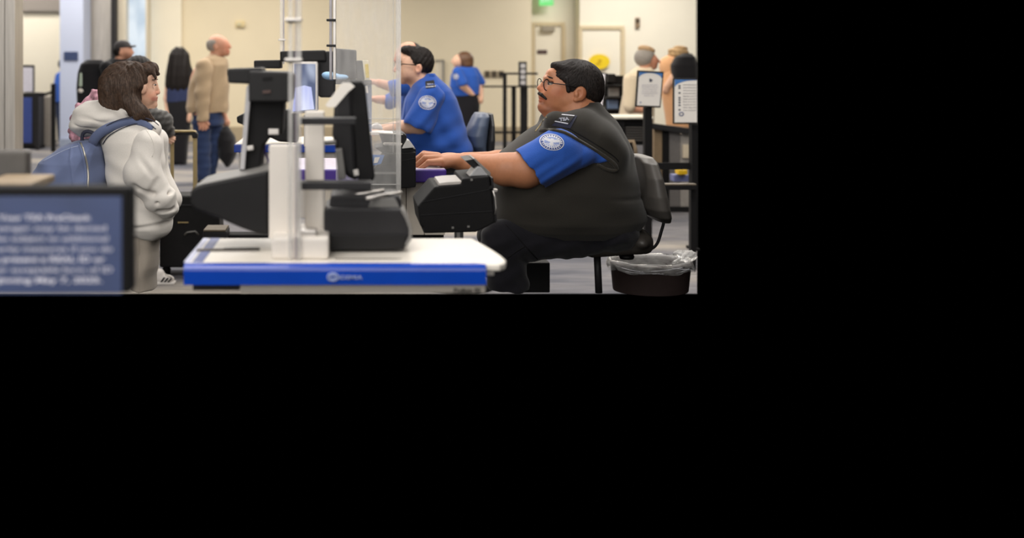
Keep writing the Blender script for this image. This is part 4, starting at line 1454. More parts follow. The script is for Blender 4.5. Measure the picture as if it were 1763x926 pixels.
line_patch('shoulder_seam', spline([(252, 224), (262, 240), (266, 256), (262, 270)], 4), .7, D2, tr2, m_hood, top, .0005)
body('sweatpants', [L([(384, 220, 284, 44), (400, 222, 276, 46), (430, 224, 272, 45), (456, 225, 273, 44), (470, 226, 270, 43), (495, 226, 268, 42)], p=2.6)], D2, 1.6, m_sweat, wom,
     lambda x, y, w: .8 * np.sin(x * .2 + y * .05) + .7 * np.sin(y * .12 + x * .1) - 1.0 * np.exp(-((x - 247) / 1.4) ** 2))

# her backpack
bpk = thing('backpack', (X(120, D2 - .05), D2 - .05, pt(0, 350, D2).z), 'slate blue canvas backpack on the back of the woman in the hooded top', 'backpack')
def bp_d(x, y, w):
    u = (x * .55 + y)
    a = 1.5 * np.sin((y * .9 + x * .55) * .13 + .5 * np.sin(x * .05)) + 1.1 * np.sin((x * .9 - y * .35) * .16) * np.clip((y - 255) / 30, 0, 1)
    rr_ = np.hypot(x - 176, y - 240)
    a += 1.5 * np.abs(np.sin(np.arctan2(y - 236, 178 - x) * 9 + .4 * np.sin(rr_ * .06))) * np.clip(rr_ / 60, 0, 1) - .9
    a += -1.8 * np.exp(-((x - (137 + (y - 245) * .16)) / 2.0) ** 2) * (y > 243)
    return a
pk = body('pack', [L([(238, 146, 168, 26), (243, 128, 178, 42), (250, 112, 182, 50), (262, 97, 184, 58), (277, 74, 185, 64), (296, 61, 186, 68), (313, 57, 187, 70), (330, 57, 188, 70), (345, 64, 187, 66), (352, 75, 184, 58)], p=2.4, w0=-14)], D2, 1.5, m_pack, bpk, bp_d)
tp = bvh([pk])
zp = spline([(139, 246), (143, 256), (147, 270), (150.5, 286), (152, 302), (151.5, 318), (151, 332)], 5)
line_patch('zipper', zp, 1.5, D2, tp, M('zip_silver', (206, 200, 186), .3, metal=.6), bpk, .001)
line_patch('zip_flap', [(x - 4, y) for x, y in zp], 2.0, D2, tp, m_pack, bpk, .0)
line_patch('seam', spline([(74, 278), (96, 266), (118, 256), (140, 250)], 4), .9, D2, tp, M('pale_blue_piping', (168, 176, 204), .7), bpk, .0005)
line_patch('side_panel_edge', spline([(180, 248), (183, 270), (185, 300), (186, 330)], 4), 2.4, D2, tp, M('pack_navy', (52, 54, 70), .8), bpk, .0)
ptube('haul_loop', spline([(141, 243, D2 - .1), (143, 230, D2 - .11), (152, 226, D2 - .12), (164, 232, D2 - .13), (170, 240, D2 - .13)], 4), 3.2, M('pack_navy', (52, 54, 70)), bpk)
ts = bvh([top, hood, pk, slw])
stp = spline([(170, 244), (178, 232), (190, 222), (206, 214), (222, 209), (237, 207), (250, 208.5), (262, 212.5), (271, 219)], 5)
bm = bmesh.new()
pv = None
for i, (x, y) in enumerate(stp):
    q = stp[min(i + 1, len(stp) - 1)]
    r = stp[max(i - 1, 0)]
    tx, ty = q[0] - r[0], q[1] - r[1]
    l = math.hypot(tx, ty)
    nx, ny = -ty / l, tx / l
    wd = 8.0 if x < 200 else 8.0 - (x - 200) * .055
    a = drape(ts, x + nx * wd, y + ny * wd, D2, .012) or drape(ts, x, y, D2, .012)
    b = drape(ts, x - nx * wd, y - ny * wd, D2, .012) or a
    c_ = drape(ts, x, y, D2, .017) or a
    yy = min(a.y, b.y, c_.y)
    A_, C_, B_ = (pt(x + nx * wd, y + ny * wd, D2), pt(x, y, D2), pt(x - nx * wd, y - ny * wd, D2))
    A_.y, C_.y, B_.y = yy + .003, yy - .004, yy + .003
    A2, B2 = A_ + Vector((0, .012, 0)), B_ + Vector((0, .012, 0))
    cur = [bm.verts.new(v) for v in (A2, A_, C_, B_, B2)]
    if pv:
        for j in range(4):
            bm.faces.new((pv[j], pv[j + 1], cur[j + 1], cur[j]))
    pv = cur
st_ = from_bm('shoulder_strap', bm, m_strap, bpk, True)
for sgn in (-1, 1):
    P = []
    for i, (x, y) in enumerate(stp):
        q, r = stp[min(i + 1, len(stp) - 1)], stp[max(i - 1, 0)]
        tx, ty = q[0] - r[0], q[1] - r[1]
        l = math.hypot(tx, ty)
        wd = (8.0 if x < 200 else 8.0 - (x - 200) * .055) * sgn
        P.append(pt(x - ty / l * wd, y + tx / l * wd, st_.data.vertices[i * 5 + 1].co.y))
    tube('piping', P, .0022, M('pack_navy', (52, 54, 70)), st_, 6)

# ---------------------------------------------------------------- smaller figures, each in the pixel frame of its own distance


def stand(label, d, skinm, parts, vox, tone=None):
    o = body('person', parts, d, vox, skinm, None, None, tone or tone_face(None, []))
    return tag(o, label, 'person')


def small_face(o, d, sgn, ex, ey, ew, br, hairmat, vox=.45):
    """eyes and brows of a small head; sgn -1 faces left"""
    for s in (-1, 1):
        body('eye', [E(ex, ey, s * ew, 1.5, 1.0, 1.4, k=0)], d, vox, m_iris, o)
        body('eyebrow', [C(ex - 2 * sgn, ey - br, s * (ew + 1), .8, ex + 1.5 * sgn, ey - br, s * (ew - 2), .8, k=.5)], d, vox, hairmat, o)


# middle officer in the blue shirt
D3 = 7.0
mid = stand('bespectacled officer with a dark quiff and short-sleeved blue shirt seated behind the clear screen', D3, s_fair, [
    E(721, 107, 0, 24, 23, 21), E(701, 113, 0, 14, 22, 17, k=6), E(703, 131, 0, 14, 13, 15, k=6), E(694, 139, 0, 7, 6, 8, k=4), E(690, 100, 0, 7, 10, 12, k=4),
    C(686, 109, 0, 2.2, 678.5, 120, 0, 2.6, k=3), E(680, 122, 0, 3.4, 2.4, 3.2, k=2), E(686, 129, 0, 3.2, 1.6, 5, k=2), E(686, 132.5, 0, 3.2, 1.8, 5, k=2),
    E(700, 123, -9, 10, 11, 8, k=5), E(700, 123, 9, 10, 11, 8, k=5), E(720.5, 118, -21, 6, 8.4, 3, -12, k=1.5), E(719.5, 117.5, -24, 3, 5, 2, -12, k=1, sub=True),
    C(716, 125, 0, 17, 728, 155, 0, 19, k=7),
    E(745, 205, 0, 46, 60, 50, k=10), E(750, 255, 0, 50, 26, 50, k=8),
    C(738, 172, -46, 16, 726, 216, -50, 14, k=6), C(726, 216, -50, 14, 690, 219, -40, 11, k=6), C(690, 219, -40, 11, 658, 226, -34, 7, k=4), E(648, 228, -33, 11, 4.5, 8, k=3),
    C(642, 228, -38, 2.2, 632, 231, -38, 1.8, k=1.5), C(642, 227, -34, 2.2, 630, 230, -34, 1.8, k=1.5), C(642, 227, -30, 2.2, 631, 230, -30, 1.8, k=1.5), C(643, 228, -26, 2.2, 634, 231, -25, 1.8, k=1.5), C(650, 229, -27, 2.4, 641, 233, -22, 1.9, k=1.5),
    C(738, 172, 46, 16, 726, 216, 50, 14, k=6), C(726, 216, 50, 14, 660, 224, 34, 8, k=6), E(648, 227, 33, 11, 4.5, 8, k=3),
    C(790, 275, -22, 20, 720, 285, -24, 18, k=8), C(790, 275, 22, 20, 720, 285, 24, 18, k=8)],
    .8, tone_face((684.5, 131, 4, 3), [(694, 140, 13, 8), (706, 139, 12, 8), (685, 127, 4, 2)], stub=(.6, .54, .52), blush=[(680, 121, 6, 5), (720, 118, 7, 9)]))
body('hair', [E(721, 104, 0, 25.5, 24, 22.5), E(727, 110, 0, 19, 22, 21, k=4), E(706, 88, 0, 15, 9, 17, -14, k=5), E(697, 86, 0, 7, 6, 12, k=3), E(700, 104, 0, 0.1 + 9, 9, 30, k=2, sub=True),
              E(692, 118, 0, 24, 26, 40, k=1.5, sub=True), E(721, 119, -22, 7.5, 9.5, 9, -12, k=1.5, sub=True), E(721, 119, 22, 7.5, 9.5, 9, -12, k=1.5, sub=True), B(722, 138, 0, 30, 13, 40, rnd=3, k=2, sub=True)],
     D3, .85, m_hair_k, mid, lambda x, y, w: .35 * np.sin(x * .7 + y * .5) + .2 * np.sin(w * 1.2))
mh = [o for o in mid.children if o.name.startswith('hair')][0]
strands('hair_locks', mh, m_lock_k, D3, 900, 9, lambda x, y, w: (((x - 715) * .3 + 10) if y < 98 else 3, 4 if y < 98 else 12, w * .3), .5, .3, 4, 8)
small_face(mid, D3, -1, 690, 111.5, 10.5, 5.5, m_hair_k)
g = tube('glasses', [pt(686.5, 112, D3) + Vector((3.4 * D3 / F * math.cos(a), -.034, 5.4 * D3 / F * math.sin(a))) for a in [2 * math.pi * k / 20 for k in range(20)]], .0018, m_black, mid, 6, True)
tube('frame', [pt(681.5, 111, D3) + Vector((2.6 * D3 / F * math.cos(a), .034, 5.0 * D3 / F * math.sin(a))) for a in [2 * math.pi * k / 20 for k in range(20)]], .0018, m_black, g, 6, True)
tube('temple', [pt(689, 110, D3) + Vector((0, -.04, 0)), pt(694, 110, D3) + Vector((0, -.072, 0)), pt(716, 112, D3) + Vector((0, -.085, 0))], .0026, m_black, g, 6)
ms = body('shirt', [L([(127, 732, 748, 18), (136, 718, 757, 34), (146, 709, 769, 46), (156, 704, 778, 54), (170, 698, 786, 58), (190, 692, 792, 60), (205, 690, 797, 60), (225, 690, 802, 60), (245, 690, 811, 60), (258, 694, 815, 58), (266, 702, 808, 54)], p=2.3),
                    E(714, 128, 0, 20, 19, 24, -20, k=2, sub=True)], D3, 1.2, m_shirt2, mid,
          lambda x, y, w: 1.2 * np.sin(y * .17 + x * .10) * np.clip((y - 185) / 40, 0, 1) + .8 * np.sin(x * .16 - y * .11))
mc = body('collar', [C(714, 157, -16, 3, 744, 131, -22, 4, k=3), C(714, 157, 16, 3, 744, 131, 22, 4, k=3), C(744, 131, -22, 4, 744, 131, 22, 4, k=3)], D3, 1.0, m_shirt2, mid)
msl = body('shirt_sleeve', [C(742, 168, -50, 23, 721, 214, -58, 25, k=8), CUT(720, 218.5, -20, 48), C(716, 226, -58, 19, 722, 212, -58, 19, k=2, sub=True)], D3, 1.0, m_shirt2, mid, lambda x, y, w: .9 * np.sin(y * .2 + x * .22))
body('shirt_sleeve', [C(742, 168, 50, 23, 721, 214, 58, 25, k=8), CUT(720, 218.5, -20, 48)], D3, 1.6, m_shirt2, mid)
mt = bvh([ms, msl])
patch('shoulder_badge', 736, 176.5, D3, 15.2, 12.2, mt, msl, .0025, .05)
e2 = quad_patch('epaulette', [(732, 140), (747, 137.5), (750, 150), (733, 152)], D3, mt, M('slide_black', (30, 28, 30)), ms, .006)
tz = drape(mt, 741, 145, D3, .010)
text('lettering', 'TSA', 741, 147.5, tz.y, 4.0, m_stitch, e2, 'CENTER', 12, bold=.0008)
quad_patch('stripe', [(733, 149.3), (733, 150.2), (750, 148.6), (750, 147.6)], D3, mt, m_stitch, e2, .0075, 3)
line_patch('placket', [(702, 166), (699, 178), (697, 192), (695, 205)], 1.2, D3, mt, m_shirt2, ms, .001)
line_patch('pen', [(699, 176), (698, 183), (697, 190)], .9, D3, mt, m_alu, ms, .002)
body('trousers', [C(790, 274, -22, 22, 715, 284, -24, 20, k=8), C(790, 274, 22, 22, 715, 284, 24, 20, k=8), E(775, 266, 0, 38, 14, 54, k=5)], D3, 1.6, m_trs, mid)
mch = thing('office_chair', (X(820, 7.1), 7.1, .45), 'dark blue-grey chair with a curved back behind the middle officer', 'chair')
body('backrest', [L([(194, 818, 838, 34), (200, 814, 842, 44), (215, 807, 840, 50), (232, 800, 838, 52), (250, 806, 836, 50), (263, 815, 836, 44)], p=2.5)], 7.1, 1.2, M('blue_grey_vinyl', (78, 88, 108), .4, var=.05), mch)
body('back_cover', [L([(195, 838, 847, 30), (215, 838, 849, 42), (240, 834, 850, 44), (264, 832, 849, 38)], p=2.6)], 7.1, 1.2, M('dark_back_cover', (46, 46, 50), .45), mch)
body('seat', [B(790, 290, 0, 44, 9, 50, 0, 6)], 7.1, 1.8, M('blue_grey_vinyl', (78, 88, 108)), mch)
lathe('post', (X(790, 7.1), 7.1, 0.0), [(.24, 0), (.24, .03), (.05, .06), (.03, .1), (.03, .72)], m_black, mch, 16)

# bald officer beyond him, reaching forward
D4 = 8.4
bal = stand('balding officer in blue reaching forward, mostly hidden behind the bespectacled officer', D4, s_red, [
    E(704, 92, 0, 21, 20, 18), E(690, 101, 0, 11, 17, 13, k=5), E(692, 116, 0, 10, 9, 10, k=4), C(684, 96, 0, 2, 679, 104, 0, 2.4, k=2), E(683, 112, 0, 2.6, 1.6, 4, k=1.5), E(706, 101, -18, 4, 6, 2.5, k=1.5),
    C(704, 110, 0, 13, 716, 140, 0, 16, k=6), E(728, 190, 0, 38, 55, 40, k=8),
    C(716, 150, -36, 12, 684, 152, -36, 11, k=5), C(684, 152, -36, 10, 652, 143, -30, 7, k=4), E(640, 141, -28, 9, 5, 6, k=3),
    C(634, 140, -31, 1.9, 625, 138, -31, 1.5, k=1), C(634, 140, -28, 1.9, 624, 138.5, -28, 1.5, k=1), C(634, 141, -25, 1.9, 625, 140, -25, 1.5, k=1), C(635, 142, -22, 1.9, 627, 142, -22, 1.5, k=1), C(640, 140, -24, 2, 634, 135, -22, 1.6, k=1),
    C(716, 150, 36, 12, 684, 175, 30, 11, k=5), C(684, 175, 30, 10, 650, 172, 26, 7, k=4), E(640, 171, 25, 9, 5, 6, k=3)], .9, tone_face(None, [], blush=[(684, 104, 8, 8)]))
body('hair', [E(707, 92, 0, 21.5, 20, 19), E(695, 84, 0, 22, 17, 40, k=1.5, sub=True), E(690, 104, 0, 19, 22, 40, k=1.5, sub=True), B(706, 116, 0, 30, 9, 40, k=2, sub=True)], D4, .9, m_hair_k, bal)
small_face(bal, D4, -1, 685, 97, 7, 4, m_hair_k)
body('shirt', [L([(124, 706, 728, 22), (136, 698, 744, 38), (150, 692, 756, 44), (180, 688, 764, 46), (240, 690, 772, 46), (252, 694, 768, 44)], p=2.3)], D4, 1.4, m_shirt2, bal)
body('shirt_sleeve', [C(722, 146, -38, 17, 676, 152, -38, 14, k=5), CUT(668, 150, -1, .2)], D4, 1.1, m_shirt2, bal)
body('shirt_sleeve', [C(722, 150, 38, 17, 672, 176, 30, 14, k=5), CUT(663, 176, -1, .1)], D4, 1.1, m_shirt2, bal)

# ---------------------------------------------------------------- travellers and staff farther back
D5 = 12.95
man = stand('older man with cropped grey hair in a tan jacket and blue jeans', D5, s_red, [
    E(374, 76, 0, 16.5, 16.5, 14), E(385, 80, 0, 10, 14, 11, k=4), E(386, 90, 0, 9, 7, 10, k=4), C(393, 75, 0, 1.8, 396.5, 81, 0, 2.2, k=2), E(393, 88, 0, 3, 2, 5, k=2), E(391, 92, 0, 4, 4, 6, k=3),
    E(371, 81, -13.5, 3.5, 5.5, 2, 10, k=1), C(374, 90, 0, 10, 368, 108, 0, 13, k=4), E(356, 150, 0, 30, 45, 26, k=6),
    C(352, 120, -28, 8, 349, 165, -33, 7, k=4), C(349, 165, -33, 7, 349, 206, -32, 5, k=3), E(348, 212, -31, 8, 7, 6, k=2),
    C(345, 212, -35, 2.2, 344, 222, -35, 1.8, k=1), C(349, 213, -36, 2.2, 349, 223.5, -36, 1.8, k=1), C(353, 213, -33, 2.2, 354, 223, -33, 1.8, k=1), C(356, 212, -30, 2.2, 357.5, 220, -30, 1.8, k=1), C(354, 208, -34, 2.2, 360, 214, -36, 1.8, k=1),
    C(360, 120, 28, 8, 372, 165, 33, 7, k=4), C(372, 165, 33, 7, 384, 205, 30, 5, k=3), E(386, 213, 30, 7, 8, 6, k=2),
    C(346, 200, -12, 13, 349, 306, -12, 8, k=4), C(364, 200, 12, 13, 358, 303, 12, 8, k=4)], .8, tone_face((393, 88, 3, 2), [(388, 91, 9, 6)], stub=(.85, .8, .78), blush=[(392, 80, 8, 8)]))
body('hair', [E(370, 77, 0, 15, 15.5, 15), E(374, 70, 0, 17, 9.5, 12, k=2, sub=True), E(389, 80, 0, 18, 22, 30, k=2, sub=True), E(371, 81.5, -14, 4.5, 6.5, 6, 10, k=1, sub=True), B(372, 96, 0, 20, 8, 30, k=2, sub=True)], D5, .8, m_hair_g, man)
small_face(man, D5, 1, 389.5, 76, 6, 3.5, m_hair_g)
body('jacket', [L([(95, 359, 382, 14), (101, 348, 390, 22), (112, 338, 393, 29), (140, 328, 394, 31), (165, 323, 394, 31), (184, 319, 393, 30), (193, 322, 391, 28)], p=2.3), E(374, 94, 0, 10, 9, 11, k=2, sub=True)], D5, 1.0, m_tanj, man,
     lambda x, y, w: .8 * np.sin(y * .14 + x * .2) + .5 * np.sin(x * .3))
body('sleeve', [C(352, 116, -29, 15, 349, 160, -34, 13, k=5), C(349, 160, -34, 13, 349, 204, -33, 10, k=4), CUT(349, 206, 0, 1)], D5, 1.0, m_tanj, man, lambda x, y, w: .8 * np.sin(y * .25 + x * .1))
body('shirt_front', [C(386, 103, 0, 4, 391, 128, 0, 5, k=2)], D5, 1.0, m_blk, man)
body('jeans', [L([(188, 330, 383, 26), (200, 332, 383, 27), (215, 334, 383, 27)], p=2.4), C(347, 210, -12, 16, 351, 305, -12, 11.5, k=5), C(368, 210, 12, 16, 360, 300, 12, 11, k=5), CUT(350, 309, 0, 1)], D5, 1.0, m_jean, man,
     lambda x, y, w: .8 * np.sin(y * .2 + x * .15) + .4 * np.sin(y * .5))
for (x, y, wz) in ((353, 312.5, -12), (363, 309, 14)):
    body('shoe', [E(x, y, wz, 14, 5, 6.5, k=2), E(x - 5, y - 4, wz, 8, 6, 6, k=3), CUT(x, y + 4.5, 0, 1)], D5, .9, m_blk, man)
tag(body('shoulder_bag', [L([(217, 382, 392, 8), (226, 377, 400, 18), (240, 374, 406, 24), (262, 375, 408, 26), (278, 382, 402, 22), (286, 389, 396, 12)], p=2.3)], D5 + .12, 1.1, m_blk, None, lambda x, y, w: .8 * np.sin(x * .3 + y * .2)),
    'black soft bag hanging from the far hand of the man in the tan jacket', 'bag')

D6 = 15.5
wbh = stand('woman with long black hair seen from behind in navy and black', D6, s_fair, [
    E(308, 98, 0, 15, 16, 13), C(308, 108, 0, 9, 307, 125, 0, 11, k=4), E(308, 160, 0, 19, 40, 16, k=5), C(291, 135, -6, 6, 287, 170, -6, 5, k=3), C(287, 170, -6, 5, 290, 200, -12, 4, k=3), E(291, 205, -12, 4, 6, 4, k=2),
    C(324, 135, -6, 6, 329, 170, -6, 5, k=3), C(329, 170, -6, 5, 326, 200, -12, 4, k=3), E(325, 205, -12, 4, 6, 4, k=2), C(301, 200, 0, 9, 300, 276, 0, 6, k=3), C(315, 200, 0, 9, 315, 276, 0, 6, k=3)], 1.0)
body('hair', [L([(81, 303, 314, 8), (85, 297, 321, 14), (94, 293, 326, 18), (112, 289, 330, 20), (130, 285, 333, 20), (146, 284, 332, 18), (157, 290, 326, 14)], p=2.2, w0=-4)], D6, .9, m_hair_k, wbh, lambda x, y, w: .8 * np.sin(x * .6 + .05 * y))
body('top', [L([(126, 294, 322, 14), (140, 287, 329, 18), (160, 285, 331, 19), (176, 284, 332, 19)], p=2.4)], D6, 1.0, cloth('navy_knit', (44, 52, 84)), wbh)
body('trousers', [L([(172, 285, 332, 19), (190, 286, 332, 19), (220, 289, 328, 18), (250, 292, 324, 16), (280, 294, 322, 14)], p=2.4)], D6, 1.0, m_blk, wbh)
for x in (301, 315):
    body('shoe', [E(x, 280, -4, 7, 4, 9, k=2)], D6, .9, m_blk, wbh)

D7 = 12.0
cap = stand('man in a grey cap and black jacket behind the hooded woman', D7, s_red, [
    E(211, 86, 0, 13, 14, 12), E(220, 90, 0, 9, 12, 9, k=3), C(226, 86, 0, 1.6, 229.5, 91, 0, 1.9, k=1.5), E(208, 91, -12, 3, 4.6, 2, k=1), C(210, 96, 0, 9, 205, 112, 0, 11, k=4), E(198, 160, 0, 28, 50, 24, k=6),
    C(188, 200, -10, 12, 190, 326, -10, 8, k=4), C(206, 200, 10, 12, 206, 326, 10, 8, k=4), C(186, 122, -26, 8, 205, 175, -30, 7, k=4), C(205, 175, -30, 7, 240, 178, -20, 5, k=3), E(246, 178, -18, 6, 5, 5, k=2)], 1.0, tone_face(None, [(220, 98, 9, 7)], stub=(.5, .46, .44)))
ch = body('cap', [E(211, 80, 0, 14.5, 11, 13.5), CUT(211, 82.5, .12, 1), E(227, 80, 0, 8, 1.8, 9, 8, k=2)], D7, .7, cloth('grey_cap_cotton', (70, 66, 66)), cap)
body('hair', [E(206, 88, 0, 11.5, 11, 13), B(222, 92, 0, 10, 16, 20, k=2, sub=True), E(208, 92, -13, 4, 5.5, 5, k=1, sub=True)], D7, .8, m_hair_k, cap)
small_face(cap, D7, 1, 223, 87, 5, 3, m_hair_k)
body('jacket', [L([(101, 192, 219, 14), (108, 176, 226, 22), (120, 168, 231, 27), (150, 164, 234, 29), (190, 166, 232, 28), (215, 168, 230, 27)], p=2.3), C(184, 118, -26, 12, 205, 175, -31, 11, k=5), C(205, 175, -31, 11, 236, 178, -22, 8, k=4)], D7, 1.1, m_blk, cap, lambda x, y, w: .8 * np.sin(y * .2 + x * .15))
body('trousers', [C(190, 210, -10, 16, 191, 328, -10, 11, k=5), C(208, 210, 10, 16, 208, 328, 10, 11, k=5)], D7, 1.3, m_jean, cap)
for x in (196, 213):
    body('shoe', [E(x, 329.5, 0, 13, 5, 8, k=2)], D7, 1.2, m_blk, cap)
cb = thing('backpack', (X(155, D7), D7, pt(0, 215, D7).z), 'black backpack with a pale bottle in its side pocket behind the hooded woman', 'backpack')
body('pack', [L([(103, 150, 176, 12), (110, 140, 182, 20), (125, 135, 184, 24), (150, 133, 182, 25), (180, 134, 178, 24), (205, 138, 172, 20)], p=2.6)], D7, 1.1, m_blk, cb)
body('bottle', [C(140, 128, -20, 3, 140, 146, -20, 4.5, k=1)], D7, .8, M('pale_green_bottle', (176, 190, 172), .3), cb)
body('grey_tag', [E(140, 156, -22, 6, 4, 3, k=1)], D7, .8, m_post, cb)

# the smaller traveller right behind the hooded woman, holding the suitcase
D8 = 7.25
gir = stand('dark-haired traveller in a charcoal puffer jacket holding the champagne suitcase handle', D8, s_fair, [
    E(240, 122, 0, 23, 23, 21), E(254, 128, 0, 10, 18, 14, k=4), C(262, 122, 0, 2, 266, 130, 0, 2.2, k=2), E(250, 142, 0, 11, 7, 11, k=3), C(240, 140, 0, 13, 236, 170, 0, 16, k=4), E(236, 260, 0, 28, 80, 34, k=6),
    C(248, 195, -30, 10, 278, 212, -8, 9, k=4), C(278, 212, -8, 9, 286, 234, 26, 6, k=3), E(287, 241, 30, 8, 6, 7, k=2),
    C(284, 244, 25, 2.2, 291, 249, 25, 1.9, k=1), C(286, 242, 24, 2.2, 295, 246, 24, 1.9, k=1), C(288, 239, 24, 2.2, 297, 242, 24, 1.9, k=1), C(288, 237, 26, 2.2, 297, 238.5, 26, 1.9, k=1), C(284, 237, 34, 2.3, 293, 234, 36, 1.9, k=1),
    C(248, 195, 34, 10, 258, 260, 36, 9, k=4), E(259, 266, 36, 7, 8, 6, k=2),
    C(246, 330, -14, 15, 258, 460, -16, 9, k=4), C(238, 330, 14, 15, 246, 462, 16, 9, k=4)], 1.1)
body('hair', [E(238, 119, 0, 26, 24, 24), E(230, 135, 0, 20, 26, 23, k=4), E(268, 134, 0, 16, 24, 40, k=2, sub=True)], D8, 1.1, m_hair_k, gir, lambda x, y, w: .3 * np.sin(x * .8 + w * .4))
body('puffer_jacket', [L([(158, 224, 252, 18), (170, 210, 262, 30), (190, 204, 268, 36), (250, 202, 270, 38), (320, 204, 268, 38), (345, 208, 264, 36)], p=2.3), C(248, 195, -30, 17, 281, 208, -10, 16, k=6), C(281, 208, -10, 16, 289, 230, 22, 9, k=4)], D8, 1.2, m_puff, gir,
     lambda x, y, w: 1.3 * np.sin(y * .5 + x * .35) * np.sin(x * .3 - y * .1))
body('trousers', [C(248, 345, -14, 18, 260, 468, -16, 13, k=5), C(240, 345, 14, 18, 248, 470, 16, 13, k=5), CUT(250, 472, 0, 1)], D8, 1.4, m_sweat, gir, lambda x, y, w: .7 * np.sin(y * .25 + x * .1))
for i, (x0, wz) in enumerate(((0, -16), (-12, 16))):
    sh = body('shoe', [E(282 + x0, 480, wz, 18, 8, 9, k=3), E(274 + x0, 474, wz, 10, 12, 9, k=4), B(281 + x0, 486.5, wz, 21, 2.6, 9.5, 0, 2, k=1), CUT(280, 489, 0, 1)], D8, .9, M('white_leather', (228, 222, 216), .5), gir)
    sh['label'] = 'white trainer with dark stripes'
    for k in range(3):
        prism('stripe', [(281 + x0 + k * 6, 478 + k), (284 + x0 + k * 6, 478 + k), (279 + x0 + k * 6, 485.5), (276 + x0 + k * 6, 485.5)], D8 + (wz - 10.5) * D8 / F, .02, m_blk, sh)
    ptube('laces', [(284 + x0, 472, D8 + (wz - 6) * D8 / F), (291 + x0, 475, D8 + (wz - 7) * D8 / F), (296 + x0, 478, D8 + (wz - 5) * D8 / F)], 1.2, m_post, sh, 6)
pink = M('pink_floral_cloth', (206, 150, 164), .8, var=.75, scale=26, bump=.002)
tag(body('soft_bag', [L([(156, 160, 176, 10), (166, 150, 180, 18), (182, 136, 182, 24), (202, 122, 184, 28), (222, 118, 182, 28), (240, 122, 176, 26), (252, 132, 168, 20)], p=2.2), E(166, 160, -8, 9, 7, 8, k=4), E(136, 186, -14, 8, 8, 8, k=4)], 5.62, 1.2, pink, None, lambda x, y, w: 1.6 * np.sin(x * .35 + y * .2) * np.sin(y * .33 - w * .2)),
    'pink and mauve floral bundle peeking out behind the hood of the woman', 'bag')

# suitcase
scs = thing('suitcase', (X(325, 7.42), 7.55, 0.0), 'black suitcase with a champagne coloured telescopic handle behind the hooded woman', 'suitcase')
box('shell', 274, 337, 378, 461, 7.42, 0.26, m_blackm, scs, .02, 3)
box('handle_rod', 293, 230, 299, 338, 7.40, .02, m_gold, scs, .004)
box('handle_rod', 332, 230, 339, 338, 7.40, .02, m_gold, scs, .004)
prism('grip', [(292, 226), (334, 226), (340, 230), (340, 238), (331, 238), (330, 233), (292, 233)], 7.385, .045, m_black, scs, .006)
prism('grip_cap', [(293, 224.5), (334, 224.5), (338, 227.5), (293, 228.5)], 7.38, .05, m_gold, scs, .004)
box('trim_strip', 306, 382, 324, 384, 7.41, .012, m_gold, scs)
box('panel_seam', 276, 352, 376, 354, 7.412, .012, m_dark, scs)
ptube('side_handle', [(318, 404, 7.41), (322, 400, 7.38), (336, 398, 7.38), (342, 404, 7.41)], 1.6, m_grey2, scs)
for x in (286, 366):
    lathe('wheel', (X(x, 7.5), 7.52, .0), [(0, .0), (.025, .0), (.03, .03), (.022, .06), (0, .062)], m_black, scs, 14)
bx2 = thing('utility_case', pt(368, 420, 6.2), 'small dark case with a tan lid edge between the suitcase and the kiosk', 'case')
box('shell', 349, 398, 390, 420, 6.2, .18, m_dark, bx2, .01)
box('lid_edge', 350, 395.5, 388, 399, 6.19, .19, M('dull_tan', (104, 92, 74), .6), bx2, .004)
tag(box('floor_rail', 390, 404, 462, 411, 6.3, .12, m_blackm, None, .008), 'low black box behind the far edge of the blue edged counter', 'box')

# standing officer by the far wall
D9 = 15.5
fem = stand('officer with a brown bob standing far back with her hands clasped behind her', D9, s_fair, [
    E(797, 104, 0, 13, 14, 12), E(787, 106, 0, 8, 11, 9, k=3), C(780, 102, 0, 1.3, 777.5, 107, 0, 1.6, k=1.5), C(798, 112, 0, 7, 800, 122, 0, 8, k=3), E(802, 150, 0, 22, 32, 17, k=5),
    C(792, 126, -18, 6, 797, 148, -20, 6, k=3), C(797, 148, -20, 5.6, 818, 167, -10, 4, k=3), E(822, 171, -6, 6, 4.6, 4, k=2),
    C(822, 168, -9, 1.6, 829, 171, -8, 1.3, k=1), C(822, 171, -10, 1.6, 830, 174, -9, 1.3, k=1), C(821, 174, -9, 1.6, 828, 177, -8, 1.3, k=1), C(819, 175, -8, 1.6, 825, 179, -7, 1.3, k=1), C(819, 168, -11, 1.6, 825, 166, -12, 1.3, k=1),
    C(820, 128, 16, 6, 829, 150, 18, 5.6, k=3), C(829, 150, 16, 5.4, 828, 170, 0, 4, k=3), E(827, 174, 0, 5, 5, 4, k=2),
    C(800, 175, -7, 10, 800, 276, -7, 6, k=3), C(810, 175, 7, 10, 809, 276, 7, 6, k=3)], .9)
body('hair', [E(800, 103, 0, 15.5, 14.5, 14.5), E(803, 111, 0, 12, 9, 14, k=3), E(784, 108, 0, 9, 14, 26, k=1.5, sub=True)], D9, .8, M('auburn_hair', (96, 66, 44), .5, var=.3, scale=60), fem)
small_face(fem, D9, -1, 782.5, 103.5, 4.5, 2.6, m_hair_b)
fs_ = body('shirt', [L([(113, 794, 810, 9), (118, 782, 818, 14), (130, 776, 824, 17), (148, 774, 826, 18), (165, 780, 824, 17)], p=2.3)], D9, .9, m_shirt, fem)
fsl = body('shirt_sleeve', [C(788, 124, -19, 9, 796, 143, -22, 9.5, k=3), CUT(797, 146, .3, 1)], D9, .8, m_shirt, fem)
body('shirt_sleeve', [C(818, 124, 17, 9, 829, 142, 19, 9, k=3), CUT(829, 147, .1, 1)], D9, .9, m_shirt, fem)
ft = bvh([fs_, fsl])
patch('shoulder_badge', 784.5, 132, D9, 5.2, 5.2, ft, fsl, .004)
